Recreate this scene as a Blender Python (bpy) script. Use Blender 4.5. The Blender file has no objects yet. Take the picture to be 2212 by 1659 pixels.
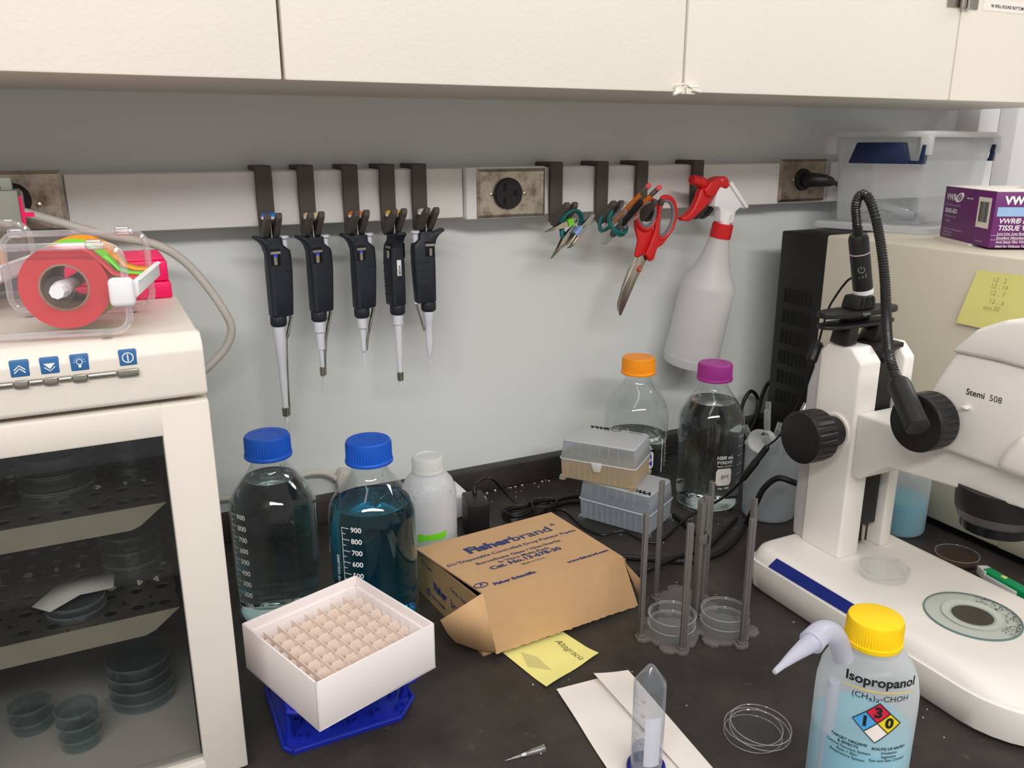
import bpy, bmesh, math, random
from mathutils import Vector, Matrix
from math import sin, cos, pi, radians as RAD
random.seed(4)
SC = bpy.context.scene
COL = SC.collection
V = Vector
# ------------------------------------------------------------------ camera
FPX, PITCH, ROLL, YAW = 1790.0, RAD(16.2), RAD(-0.1), RAD(26.5)
CAM = V((0.0, -1.175, 0.552))
fwd = V((sin(YAW)*cos(PITCH), cos(YAW)*cos(PITCH), -sin(PITCH)))
rgt = V((cos(YAW), -sin(YAW), 0)); upv = rgt.cross(fwd)
rg2 = rgt*cos(ROLL)+upv*sin(ROLL); up2 = -rgt*sin(ROLL)+upv*cos(ROLL)
cd = bpy.data.cameras.new('camera'); cam = bpy.data.objects.new('camera', cd); COL.objects.link(cam)
cd.sensor_fit = 'HORIZONTAL'; cd.sensor_width = 36.0; cd.lens = 36.0*FPX/2212.0
cd.clip_start = 0.01; cd.clip_end = 50
M3 = Matrix((rg2, up2, -fwd)).transposed()
cam.matrix_world = Matrix.Translation(CAM) @ M3.to_4x4()
SC.camera = cam
# ------------------------------------------------------------------ world, lights, exposure
SC.view_settings.view_transform = 'Standard'; SC.view_settings.look = 'None'
SC.view_settings.gamma = 1.0; SC.view_settings.use_curve_mapping = False
SC.view_settings.exposure = 0.0
wd = bpy.data.worlds.new('room_light'); SC.world = wd; wd.use_nodes = True
bg = wd.node_tree.nodes['Background']; bg.inputs[0].default_value = (1.0, 0.965, 0.925, 1); bg.inputs[1].default_value = 0.50
def area(name, loc, size, watts, color, target):
    l = bpy.data.lights.new(name, 'AREA'); l.shape = 'RECTANGLE'; l.size, l.size_y = size
    l.energy = watts; l.color = color
    o = bpy.data.objects.new(name, l); COL.objects.link(o); o.location = loc
    o.rotation_euler = (V(target)-V(loc)).to_track_quat('-Z', 'Y').to_euler()
    return o
for i, y in enumerate((-1.15, -2.5)):
    area('ceiling_lamp', ((0.3, -0.3)[i], y, 1.80), ((2.6, 3.2)[i], 0.16), (7, 62)[i], (1.0, 0.962, 0.915), (0.1, y*.5, 0.1))
area('ceiling_lamp', (2.9, -0.75, 1.80), (1.0, 0.3), 24, (0.95, 0.97, 1.0), (2.7, -0.6, 0))
SC.cycles.use_denoising = True
SC.cycles.max_bounces = 14; SC.cycles.transparent_max_bounces = 24; SC.cycles.transmission_bounces = 10
SC.cycles.diffuse_bounces = 4; SC.cycles.glossy_bounces = 5
SC.cycles.caustics_refractive = True; SC.cycles.caustics_reflective = False
SC.cycles.sample_clamp_indirect = 4.0; SC.cycles.blur_glossy = 1.0
# ------------------------------------------------------------------ helpers
def at(px, py, ax, v):
    """world point of the line of sight through a photo pixel on the plane x|y|z = v"""
    d = fwd + rg2*((px-1106)/FPX) - up2*((py-829.5)/FPX)
    k = 'xyz'.index(ax); t = (v-CAM[k])/d[k]
    return CAM + d*t
def atv(px, py, x, y):
    """height at which that line of sight passes over the spot (x, y)"""
    d = fwd + rg2*((px-1106)/FPX) - up2*((py-829.5)/FPX)
    t = ((x-CAM.x)*d.x+(y-CAM.y)*d.y)/(d.x*d.x+d.y*d.y)
    return CAM.z+d.z*t
def s2l(c):
    c /= 255.0
    return c/12.92 if c <= 0.04045 else ((c+0.055)/1.055)**2.4
def rgb(r, g, b): return (s2l(r), s2l(g), s2l(b), 1.0)
def nmat(name):
    m = bpy.data.materials.new(name); m.use_nodes = True
    nt = m.node_tree; nt.nodes.clear()
    out = nt.nodes.new('ShaderNodeOutputMaterial')
    return m, nt, out
def noise(nt, scale, detail=4, rough=.6, coord='Object', dist=0):
    tc = nt.nodes.new('ShaderNodeTexCoord'); n = nt.nodes.new('ShaderNodeTexNoise')
    n.inputs['Scale'].default_value = scale; n.inputs['Detail'].default_value = detail
    n.inputs['Roughness'].default_value = rough; n.inputs['Distortion'].default_value = dist
    nt.links.new(tc.outputs[coord], n.inputs['Vector']); return n
def ramp(nt, src, stops):
    r = nt.nodes.new('ShaderNodeValToRGB'); e = r.color_ramp.elements
    e[0].position, e[0].color = stops[0]; e[1].position, e[1].color = stops[-1]
    for p, c in stops[1:-1]:
        x = e.new(p); x.color = c
    nt.links.new(src, r.inputs[0]); return r
def pmat(name, col, rough=.5, metal=0, spec=.5, var=.06, vscale=30, bump=0, bscale=300, trans=0, ior=1.45, coat=0):
    m, nt, out = nmat(name)
    b = nt.nodes.new('ShaderNodeBsdfPrincipled'); nt.links.new(b.outputs[0], out.inputs[0])
    b.inputs['Roughness'].default_value = rough; b.inputs['Metallic'].default_value = metal
    b.inputs['Specular IOR Level'].default_value = spec; b.inputs['Transmission Weight'].default_value = trans
    b.inputs['IOR'].default_value = ior; b.inputs['Coat Weight'].default_value = coat
    n = noise(nt, vscale)
    lo = tuple(x*(1-var) for x in col[:3])+(1,); hi = tuple(min(1, x*(1+var)) for x in col[:3])+(1,)
    r = ramp(nt, n.outputs[0], [(.3, lo), (.7, hi)]); nt.links.new(r.outputs[0], b.inputs['Base Color'])
    if bump:
        n2 = noise(nt, bscale, 3); bp = nt.nodes.new('ShaderNodeBump'); bp.inputs['Strength'].default_value = bump
        bp.inputs['Distance'].default_value = .001
        nt.links.new(n2.outputs[0], bp.inputs['Height']); nt.links.new(bp.outputs[0], b.inputs['Normal'])
    return m
def clear(name, tint=(1, 1, 1), body=(.85, .88, .9), lo=.05, hi=.75, rough=.06, blend=.35, diffuse=0.0, expo=2.2):
    """thin clear plastic or glass wall: see-through face on, shinier and whiter at grazing angles"""
    m, nt, out = nmat(name)
    tr = nt.nodes.new('ShaderNodeBsdfTransparent'); tr.inputs[0].default_value = (*tint, 1)
    gl = nt.nodes.new('ShaderNodeBsdfPrincipled'); gl.inputs['Base Color'].default_value = (*body, 1)
    gl.inputs['Roughness'].default_value = rough; gl.inputs['Coat Weight'].default_value = .6; gl.inputs['Coat Roughness'].default_value = .03
    gs = nt.nodes.new('ShaderNodeBsdfGlossy'); gs.inputs['Roughness'].default_value = rough; gs.inputs[0].default_value = (.95, .97, 1, 1)
    lw = nt.nodes.new('ShaderNodeLayerWeight'); lw.inputs[0].default_value = blend
    mr = nt.nodes.new('ShaderNodeMapRange'); mr.inputs[3].default_value = lo; mr.inputs[4].default_value = hi
    pw = nt.nodes.new('ShaderNodeMath'); pw.operation = 'POWER'; pw.inputs[1].default_value = expo
    nt.links.new(lw.outputs['Facing'], pw.inputs[0]); nt.links.new(pw.outputs[0], mr.inputs[0])
    mg = nt.nodes.new('ShaderNodeMixShader'); mg.inputs[0].default_value = diffuse
    nt.links.new(gs.outputs[0], mg.inputs[1]); nt.links.new(gl.outputs[0], mg.inputs[2])
    mx = nt.nodes.new('ShaderNodeMixShader'); nt.links.new(mr.outputs[0], mx.inputs[0])
    nt.links.new(tr.outputs[0], mx.inputs[1]); nt.links.new(mg.outputs[0], mx.inputs[2])
    nt.links.new(mx.outputs[0], out.inputs[0]); return m
def frosted(name, col, clearness=.2, rough=.35, tint=None, trl=.5):
    """milky plastic: part see-through, part diffuse and light-transmitting"""
    m, nt, out = nmat(name)
    tr = nt.nodes.new('ShaderNodeBsdfTransparent'); tr.inputs[0].default_value = (*(tint or (.95, .97, 1)), 1)
    p = nt.nodes.new('ShaderNodeBsdfPrincipled'); p.inputs['Base Color'].default_value = (*col, 1); p.inputs['Roughness'].default_value = rough
    t = nt.nodes.new('ShaderNodeBsdfTranslucent'); t.inputs[0].default_value = (*col, 1)
    a = nt.nodes.new('ShaderNodeMixShader'); a.inputs[0].default_value = trl
    nt.links.new(p.outputs[0], a.inputs[1]); nt.links.new(t.outputs[0], a.inputs[2])
    lw = nt.nodes.new('ShaderNodeLayerWeight'); lw.inputs[0].default_value = .3
    mr = nt.nodes.new('ShaderNodeMapRange'); mr.inputs[3].default_value = 1-clearness; mr.inputs[4].default_value = 1.0
    nt.links.new(lw.outputs['Facing'], mr.inputs[0])
    mx = nt.nodes.new('ShaderNodeMixShader'); nt.links.new(mr.outputs[0], mx.inputs[0])
    nt.links.new(tr.outputs[0], mx.inputs[1]); nt.links.new(a.outputs[0], mx.inputs[2])
    nt.links.new(mx.outputs[0], out.inputs[0]); return m
def liquid(name, col, ior=1.33, rough=0.0):
    m, nt, out = nmat(name)
    g = nt.nodes.new('ShaderNodeBsdfGlass'); g.inputs[0].default_value = (*col, 1); g.inputs['IOR'].default_value = ior
    g.inputs['Roughness'].default_value = rough
    nt.links.new(g.outputs[0], out.inputs[0]); return m

class MB:
    """collects shapes into one mesh"""
    def __init__(s): s.v = []; s.f = []
    def add(s, vs, fs, M=None):
        n = len(s.v)
        s.v += [tuple(M @ V(p)) if M else tuple(p) for p in vs]
        s.f += [tuple(i+n for i in f) for f in fs]; return s
    def frombm(s, bm, M=None):
        bm.verts.ensure_lookup_table(); bm.verts.index_update()
        s.add([v.co.copy() for v in bm.verts], [[v.index for v in f.verts] for f in bm.faces], M); bm.free(); return s
    def box(s, lo, hi, bev=0, M=None, seg=2):
        bm = bmesh.new(); bmesh.ops.create_cube(bm, size=1)
        lo, hi = V(lo), V(hi)
        for v in bm.verts: v.co = V([(lo[k]+hi[k])/2+v.co[k]*(hi[k]-lo[k]) for k in range(3)])
        if bev: bmesh.ops.bevel(bm, geom=bm.edges[:], offset=min(bev, .49*min(abs(hi[k]-lo[k]) for k in range(3))), segments=seg, affect='EDGES', profile=.5)
        return s.frombm(bm, M)
    def prism(s, pts, d0, d1, ax='z', bev=0, M=None, seg=2, taper=None):
        """closed outline extruded along ax; for ax x: pts are (y,z); y: (x,z); z: (x,y)"""
        def P(a, b, d): return {'x': (d, a, b), 'y': (a, d, b), 'z': (a, b, d)}[ax]
        bm = bmesh.new(); n = len(pts)
        A = [bm.verts.new(P(a, b, d0)) for a, b in pts]
        tp = taper or pts
        B = [bm.verts.new(P(a, b, d1)) for a, b in tp]
        bm.faces.new(A); bm.faces.new(B[::-1])
        for i in range(n): bm.faces.new((A[i], B[i], B[(i+1) % n], A[(i+1) % n]))
        bmesh.ops.recalc_face_normals(bm, faces=bm.faces[:])
        if bev: bmesh.ops.bevel(bm, geom=bm.edges[:], offset=bev, segments=seg, affect='EDGES', profile=.5, clamp_overlap=True)
        return s.frombm(bm, M)
    def loft(s, rings, M=None, cap=True, close=False):
        n = len(rings[0]); vs = [p for r in rings for p in r]; fs = []
        for k in range(len(rings)-1+(1 if close else 0)):
            a = k*n; b = ((k+1) % len(rings))*n
            for i in range(n): fs.append((a+i, a+(i+1) % n, b+(i+1) % n, b+i))
        if cap and not close:
            fs.append(tuple(range(n))[::-1]); fs.append(tuple((len(rings)-1)*n+i for i in range(n)))
        return s.add(vs, fs, M)
    def lathe(s, prof, seg=48, M=None, capb=False, capt=False, flute=None):
        """prof: (r, z) list, bottom to top"""
        rings = []
        for k, (r, z) in enumerate(prof):
            ring = []
            for i in range(seg):
                a = 2*pi*i/seg; rr = r
                if flute and flute[0] <= k <= flute[1] and i % 2: rr = r-flute[2]
                ring.append((rr*cos(a), rr*sin(a), z))
            rings.append(ring)
        n = len(s.v); s.loft(rings, M, cap=False)
        if capb: s.f.append(tuple(n+i for i in range(seg))[::-1])
        if capt: s.f.append(tuple(n+(len(prof)-1)*seg+i for i in range(seg)))
        return s
    def tube(s, pts, r, seg=12, M=None, cap=True, smooth=0, closed=False):
        pts = [V(p) for p in pts]
        rr = list(r) if isinstance(r, (list, tuple)) else [r]*len(pts)
        if smooth:
            q, qr = [], []; n = len(pts)
            for i in range(n if closed else n-1):
                if closed: p0, p1, p2, p3 = pts[i-1], pts[i], pts[(i+1) % n], pts[(i+2) % n]
                else: p0, p1, p2, p3 = pts[max(i-1, 0)], pts[i], pts[i+1], pts[min(i+2, n-1)]
                for k in range(smooth):
                    t = k/smooth
                    q.append(.5*((2*p1)+(p2-p0)*t+(2*p0-5*p1+4*p2-p3)*t*t+(3*p1-p0-3*p2+p3)*t**3))
                    qr.append(rr[i]*(1-t)+rr[(i+1) % n]*t)
            if not closed: q.append(pts[-1]); qr.append(rr[-1])
            pts, rr = q, qr
        rings = []; nrm = None; n = len(pts)
        for i, p in enumerate(pts):
            if closed: t = (pts[(i+1) % n]-pts[i-1]).normalized()
            else: t = (pts[min(i+1, n-1)]-pts[max(i-1, 0)]).normalized()
            if nrm is None: nrm = t.orthogonal().normalized()
            nrm = (nrm-t*nrm.dot(t)).normalized(); b = t.cross(nrm)
            rings.append([tuple(p+(nrm*cos(2*pi*k/seg)+b*sin(2*pi*k/seg))*rr[i]) for k in range(seg)])
        return s.loft(rings, M, cap=cap, close=closed)
    def cyl(s, a, b, r0, r1=None, seg=24, M=None): return s.tube([a, b], [r0, r0 if r1 is None else r1], seg, M)
    def sphere(s, c, r, M=None, seg=16):
        bm = bmesh.new(); bmesh.ops.create_uvsphere(bm, u_segments=seg, v_segments=seg//2, radius=1)
        rr = r if isinstance(r, (tuple, list)) else (r, r, r)
        for v in bm.verts: v.co = V((v.co.x*rr[0]+c[0], v.co.y*rr[1]+c[1], v.co.z*rr[2]+c[2]))
        return s.frombm(bm, M)
    def text(s, body, size, fn, bold=0.0, align='CENTER', shear=0.0, ex=.00008):
        """lettering laid on a surface: fn(x, y, h) -> world point"""
        c = bpy.data.curves.new('t', 'FONT'); c.body = body; c.size = size; c.align_x = align; c.align_y = 'CENTER'
        c.offset = bold*size*.02; c.shear = shear; c.resolution_u = 3; c.space_line = .95
        o = bpy.data.objects.new('t', c); COL.objects.link(o)
        me = bpy.data.meshes.new_from_object(o.evaluated_get(bpy.context.evaluated_depsgraph_get()))
        vs = [v.co.copy() for v in me.vertices]; fs = [tuple(p.vertices) for p in me.polygons]
        bpy.data.objects.remove(o); bpy.data.curves.remove(c); bpy.data.meshes.remove(me)
        s.add([fn(v.x, v.y, ex) for v in vs], fs); return s
def mapplane(o, r, u):
    o, r, u = V(o), V(r).normalized(), V(u).normalized(); n = r.cross(u).normalized()
    return lambda x, y, h=0: o+r*x+u*y+n*h
def mapcyl(c, R, a0, z0):
    return lambda x, y, h=0: V((c[0]+(R+h)*cos(a0+x/R), c[1]+(R+h)*sin(a0+x/R), z0+y))
def rrect(x0, x1, y0, y1, r, n=6):
    out = []
    for cx, cy, a in ((x1-r, y1-r, 0), (x0+r, y1-r, pi/2), (x0+r, y0+r, pi), (x1-r, y0+r, 3*pi/2)):
        for k in range(n+1):
            t = a+pi/2*k/n; out.append((cx+r*cos(t), cy+r*sin(t)))
    return out
ROOTM = {}
def thing(name, label, cat, loc=(0, 0, 0), rot=0, group=None, tilt=None):
    """an Empty at the thing's base; its parts are given in world coordinates or, with local=True, in its own"""
    o = bpy.data.objects.new(name, None); COL.objects.link(o); o.empty_display_size = .02
    M = Matrix.Translation(V(loc)) @ (tilt if tilt else Matrix.Rotation(rot, 4, 'Z'))
    o.matrix_world = M; o.location, o.rotation_euler = M.to_translation(), M.to_euler()
    o['label'] = label; o['category'] = cat
    if group: o['group'] = group
    ROOTM[o.name] = M; return o
def part(name, mb, mat, parent=None, label=None, local=False, smooth=35, wall=0, kind=None, fix=True, flat=False):
    me = bpy.data.meshes.new(name); vs = mb.v
    if parent is not None and not local:
        r = parent
        while r.parent: r = r.parent
        if r.name in ROOTM:
            I = ROOTM[r.name].inverted(); vs = [tuple(I @ V(p)) for p in mb.v]
    me.from_pydata(vs, [], mb.f); me.validate()
    if fix:
        bm = bmesh.new(); bm.from_mesh(me); bmesh.ops.remove_doubles(bm, verts=bm.verts[:], dist=1e-6)
        bmesh.ops.recalc_face_normals(bm, faces=bm.faces[:]); bm.to_mesh(me); bm.free()
    if not flat:
        for p in me.polygons: p.use_smooth = True
        me.set_sharp_from_angle(angle=RAD(smooth))
    me.materials.append(mat); o = bpy.data.objects.new(name, me); COL.objects.link(o)
    if parent is not None: o.parent = parent
    if label: o['label'] = label
    if kind: o['kind'] = kind
    if wall:
        md = o.modifiers.new('wall', 'SOLIDIFY'); md.thickness = wall; md.offset = -1
    return o
def single(name, mb, mat, label, cat, group=None, kind=None, loc=None, smooth=35):
    """a thing that is one mesh; its origin goes to its base"""
    if loc is None:
        loc = (sum(p[0] for p in mb.v)/len(mb.v), sum(p[1] for p in mb.v)/len(mb.v), min(p[2] for p in mb.v))
    mb.v = [(p[0]-loc[0], p[1]-loc[1], p[2]-loc[2]) for p in mb.v]
    o = part(name, mb, mat, smooth=smooth); o.location = loc
    o['label'] = label; o['category'] = cat
    if group: o['group'] = group
    if kind: o['kind'] = kind
    return o
def struct(name, mb, mat, label, parent=None):
    o = part(name, mb, mat, parent); o['kind'] = 'structure'
    if parent is None: o['label'] = label
    return o
def copy_tree(root, loc, rot, label, group=None):
    """a copy of a thing with copies of its parts and their sub-parts"""
    r = root.copy(); COL.objects.link(r); r.location = loc; r.rotation_euler = (0, 0, rot) if not isinstance(rot, tuple) else rot
    r['label'] = label
    if group: r['group'] = group
    for ch in list(root.children):
        c = ch.copy(); COL.objects.link(c); c.parent = r
        for g in list(ch.children):
            d = g.copy(); COL.objects.link(d); d.parent = c
    return r
# ------------------------------------------------------------------ materials
def benchmat():
    m, nt, out = nmat('black_epoxy_bench')
    b = nt.nodes.new('ShaderNodeBsdfPrincipled'); nt.links.new(b.outputs[0], out.inputs[0])
    b.inputs['Specular IOR Level'].default_value = .35
    n1 = noise(nt, 9, 8, .65); r1 = ramp(nt, n1.outputs[0], [(.35, rgb(43, 40, 38)), (.62, rgb(63, 58, 54)), (.8, rgb(88, 82, 77))])
    n2 = noise(nt, 420, 2, .5); r2 = ramp(nt, n2.outputs[0], [(.70, (0, 0, 0, 1)), (.76, (1, 1, 1, 1))])
    n3 = noise(nt, 14, 6, .7, dist=2.5); r3 = ramp(nt, n3.outputs[0], [(.62, (0, 0, 0, 1)), (.72, (1, 1, 1, 1))])
    n4 = noise(nt, 90, 6, .8, dist=1); r4 = ramp(nt, n4.outputs[0], [(.5, (0, 0, 0, 1)), (.72, (1, 1, 1, 1))])
    mul = nt.nodes.new('ShaderNodeMath'); mul.operation = 'MULTIPLY'
    nt.links.new(r3.outputs[0], mul.inputs[0]); nt.links.new(r4.outputs[0], mul.inputs[1])
    mul2 = nt.nodes.new('ShaderNodeMath'); mul2.operation = 'MULTIPLY'; mul2.inputs[1].default_value = .6
    nt.links.new(mul.outputs[0], mul2.inputs[0])
    mx = nt.nodes.new('ShaderNodeMixRGB'); mx.inputs[2].default_value = rgb(150, 145, 136)
    nt.links.new(mul2.outputs[0], mx.inputs[0]); nt.links.new(r1.outputs[0], mx.inputs[1])
    m3 = nt.nodes.new('ShaderNodeMath'); m3.operation = 'MULTIPLY'; m3.inputs[1].default_value = .5
    nt.links.new(r2.outputs[0], m3.inputs[0])
    mx2 = nt.nodes.new('ShaderNodeMixRGB'); mx2.inputs[2].default_value = rgb(120, 116, 110)
    nt.links.new(m3.outputs[0], mx2.inputs[0]); nt.links.new(mx.outputs[0], mx2.inputs[1])
    nt.links.new(mx2.outputs[0], b.inputs['Base Color'])
    n5 = noise(nt, 25, 5); r5 = ramp(nt, n5.outputs[0], [(.3, (.42, .42, .42, 1)), (.7, (.62, .62, .62, 1))])
    nt.links.new(r5.outputs[0], b.inputs['Roughness'])
    bp = nt.nodes.new('ShaderNodeBump'); bp.inputs['Strength'].default_value = .15; bp.inputs['Distance'].default_value = .001
    nt.links.new(n2.outputs[0], bp.inputs['Height']); nt.links.new(bp.outputs[0], b.inputs['Normal'])
    return m
def steelmat(name, col, stain, rough=.35, lo=.45, hi=.6):
    m, nt, out = nmat(name)
    b = nt.nodes.new('ShaderNodeBsdfPrincipled'); nt.links.new(b.outputs[0], out.inputs[0])
    b.inputs['Metallic'].default_value = .85; b.inputs['Roughness'].default_value = rough
    n = noise(nt, 45, 6, .7); r = ramp(nt, n.outputs[0], [(lo, col), (hi+.12, stain)])
    nt.links.new(r.outputs[0], b.inputs['Base Color']); return m
W = {}
W['wall'] = pmat('grey_blue_wall_paint', rgb(216, 220, 219), .6, var=.015, vscale=3, bump=.15, bscale=260)
W['wallw'] = pmat('white_wall_paint', rgb(232, 231, 232), .6, var=.015, vscale=3)
W['cab'] = pmat('cream_cabinet_paint', rgb(234, 228, 219), .5, var=.015, vscale=4, bump=.35, bscale=160)
W['bench'] = benchmat()
W['race'] = pmat('off_white_enamel', rgb(232, 229, 228), .35, var=.02)
W['steel'] = steelmat('stained_outlet_steel', rgb(196, 186, 170), rgb(120, 96, 76), .38)
W['steel2'] = steelmat('dull_outlet_steel', rgb(150, 136, 120), rgb(96, 76, 60), .4)
W['shelf'] = steelmat('brushed_shelf_steel', rgb(176, 170, 158), rgb(140, 132, 120), .42)
W['screw'] = pmat('nickel', rgb(190, 182, 168), .25, metal=1)
W['silver'] = pmat('polished_steel', rgb(186, 180, 170), .2, metal=1)
W['blk'] = pmat('black_plastic', rgb(26, 25, 25), .45)
W['blkr'] = pmat('black_rubber', rgb(24, 23, 23), .55)
W['dark'] = pmat('dark_void', rgb(9, 9, 9), .8)
W['hook'] = pmat('charcoal_printed_plastic', rgb(86, 80, 75), .65, bump=.4, bscale=900)
W['post'] = pmat('grey_printed_plastic', rgb(98, 95, 92), .55, bump=.3, bscale=900)
W['navy'] = pmat('navy_pipette_plastic', rgb(30, 36, 46), .5)
W['white'] = pmat('white_plastic', rgb(232, 232, 234), .4, var=.01)
W['whitex'] = pmat('bluish_white_plastic', rgb(214, 216, 226), .35, var=.01)
W['scope'] = pmat('white_microscope_enamel', rgb(238, 234, 229), .38, var=.01)
W['scopeg'] = pmat('grey_microscope_shell', rgb(186, 183, 184), .45, var=.01)
W['inc'] = pmat('incubator_enamel', rgb(222, 215, 206), .4, var=.012)
W['appl'] = pmat('beige_appliance_enamel', rgb(220, 213, 195), .5, var=.012)
W['kraft'] = pmat('kraft_cardboard', rgb(196, 158, 116), .8, var=.03, vscale=60, bump=.15, bscale=500)
W['kraftd'] = pmat('kraft_cardboard_aged', rgb(170, 140, 98), .8, var=.08, vscale=50)
W['ink'] = pmat('blue_box_ink', rgb(40, 54, 110), .7)
W['inkblk'] = pmat('black_ink', rgb(24, 24, 28), .7)
W['pencil'] = pmat('graphite_writing', rgb(110, 108, 80), .7)
W['note'] = pmat('yellow_note_paper', rgb(232, 226, 140), .75, var=.02)
W['paper'] = pmat('white_paper', rgb(232, 226, 220), .75, var=.01)
W['card'] = pmat('white_coated_card', rgb(236, 228, 228), .45, var=.01)
W['divider'] = pmat('cream_divider_card', rgb(236, 218, 206), .8, var=.02)
W['rackblue'] = pmat('blue_rack_plastic', rgb(26, 42, 160), .35)
W['cap_blue'] = pmat('blue_cap_plastic', rgb(14, 84, 190), .38)
W['cap_or'] = pmat('orange_cap_plastic', rgb(244, 150, 22), .38)
W['cap_pu'] = pmat('purple_cap_plastic', rgb(160, 48, 140), .38)
W['cap_ye'] = pmat('yellow_cap_plastic', rgb(246, 204, 10), .38)
W['capdk'] = pmat('dark_blue_cap_plastic', rgb(28, 34, 140), .35)
W['red'] = pmat('red_plastic', rgb(206, 34, 36), .35)
W['greyrub'] = pmat('grey_grip_rubber', rgb(112, 112, 116), .6)
W['teal'] = pmat('teal_rubber_band', rgb(12, 98, 96), .55)
W['wood'] = pmat('orange_pencil_lacquer', rgb(206, 112, 36), .4)
W['eraser'] = pmat('pink_eraser', rgb(226, 88, 96), .7)
W['green'] = pmat('green_tape', rgb(112, 206, 44), .5)
W['greenp'] = pmat('green_plastic', rgb(0, 160, 100), .4)
W['tapered'] = pmat('red_tape', rgb(222, 70, 76), .4, var=.03)
W['tapeor'] = pmat('orange_tape', rgb(246, 158, 30), .45)
W['tapegr'] = pmat('lime_tape', rgb(120, 222, 60), .45)
W['corebr'] = pmat('brown_card_core', rgb(160, 142, 116), .8)
W['pink'] = pmat('pink_rack_plastic', rgb(232, 12, 92), .4)
W['grey'] = pmat('grey_green_plastic', rgb(128, 132, 122), .6)
W['cablew'] = pmat('light_grey_cable', rgb(196, 190, 184), .5)
W['cableb'] = pmat('black_cable', rgb(20, 19, 19), .42)
W['blue'] = pmat('blue_button', rgb(50, 104, 160), .4)
W['navyb'] = pmat('navy_stripe', rgb(26, 44, 128), .4)
W['handle'] = pmat('navy_handle_plastic', rgb(20, 34, 74), .4)
W['purple'] = pmat('purple_box_print', rgb(104, 34, 108), .45, var=.02)
W['lblue'] = pmat('light_blue_print', rgb(150, 186, 226), .45)
W['lprint'] = pmat('lilac_small_print', rgb(196, 168, 204), .6)
W['wprint'] = pmat('white_print', rgb(236, 236, 236), .6)
W['blueprint'] = pmat('blue_marker', rgb(40, 60, 190), .6)
W['mark'] = pmat('grey_marking', rgb(150, 150, 150), .6)
W['glassw'] = clear('bottle_glass', (.94, .965, .96), lo=.035, hi=.7, rough=.02, blend=.4, diffuse=.05)
W['water'] = liquid('water', (.96, .98, .975)); W['water2'] = liquid('teal_tinted_water', (.88, .95, .95))
W['bluew'] = liquid('blue_water', (.14, .72, .86))
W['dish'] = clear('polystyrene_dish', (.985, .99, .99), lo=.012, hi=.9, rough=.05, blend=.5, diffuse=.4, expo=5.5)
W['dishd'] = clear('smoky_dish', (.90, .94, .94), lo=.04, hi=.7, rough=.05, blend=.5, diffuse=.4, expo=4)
W['acryl'] = clear('clear_acrylic', (.97, .95, .96), lo=.05, hi=.7, rough=.03, blend=.45, diffuse=.3)
W['acryle'] = clear('clear_acrylic_edge', (.97, .94, .955), lo=.22, hi=.9, rough=.05, blend=.5, diffuse=.5, expo=1.4)
W['smoke'] = clear('smoked_window', (.76, .77, .77), lo=.04, hi=.35, rough=.03, blend=.15, diffuse=0)
W['bin'] = frosted('milky_bin_plastic', (.84, .86, .87), clearness=.86, rough=.25, tint=(.97, .975, .98))
W['binrim'] = frosted('milky_rim_plastic', (.90, .91, .92), clearness=.16, rough=.25)
W['tipw'] = frosted('milky_tip_box_plastic', (.72, .76, .80), clearness=.88, rough=.25)
W['tipy'] = frosted('yellowed_tip_box_plastic', (.80, .72, .60), clearness=.78, rough=.25, tint=(1, .95, .86))
W['tipt'] = frosted('milky_tip_box_top', (.74, .76, .79), clearness=.2, rough=.3)
W['spray'] = frosted('milky_spray_bottle', (.82, .82, .82), clearness=.08, rough=.4, trl=.45)
W['hdpe'] = frosted('milky_bottle_plastic', (.84, .86, .88), clearness=.12, rough=.3, trl=.5)
W['hdpecap'] = frosted('milky_cap_plastic', (.9, .91, .9), clearness=.06, rough=.3)
W['beaker'] = frosted('milky_beaker_plastic', (.66, .70, .73), clearness=.45, rough=.3)
W['ldpe'] = frosted('wash_bottle_plastic', (.88, .90, .925), clearness=.60, rough=.25, trl=.45)
W['spout'] = frosted('wash_bottle_spout', (.74, .75, .86), clearness=.12, rough=.3)
W['ldpeb'] = frosted('wash_bottle_full_plastic', (.04, .66, .84), clearness=.02, rough=.25, trl=.3)
W['tube'] = clear('clear_polypropylene_tube', (.86, .88, .92), body=(.7, .75, .82), lo=.14, hi=.75, rough=.12, blend=.4, diffuse=.6)
W['gtube'] = clear('thin_glass_tube', (.95, .97, .95), lo=.14, hi=.7, rough=.03, blend=.5, diffuse=.35, expo=1.6)
# ------------------------------------------------------------------ setting
struct('wall_back', MB().box((-1.6, 0, -.92), (1.62, .1, 1.6)), W['wall'], 'grey-blue painted wall behind the bench')
struct('wall_right', MB().box((1.624, .02, -.92), (3.4, .12, 1.6)), W['wallw'], 'white wall beyond the end of the bench panel')
struct('trim_1', MB().box((at(2119, 240, 'y', -.05).x, -.05, -.92), (at(2162, 240, 'y', -.05).x, .02, 1.6), .003), W['wallw'], 'white column strip beside the wall panel')
struct('trim_2', MB().box((at(2200, 240, 'y', -.02).x, -.02, -.92), (2.1, .02, 1.6), .003), W['wallw'], 'second white column strip farther along')
struct('floor', MB().box((-3, -4, -.97), (4, .1, -.92)), pmat('grey_floor_tiles', rgb(150, 146, 140), .5), 'grey floor')
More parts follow.
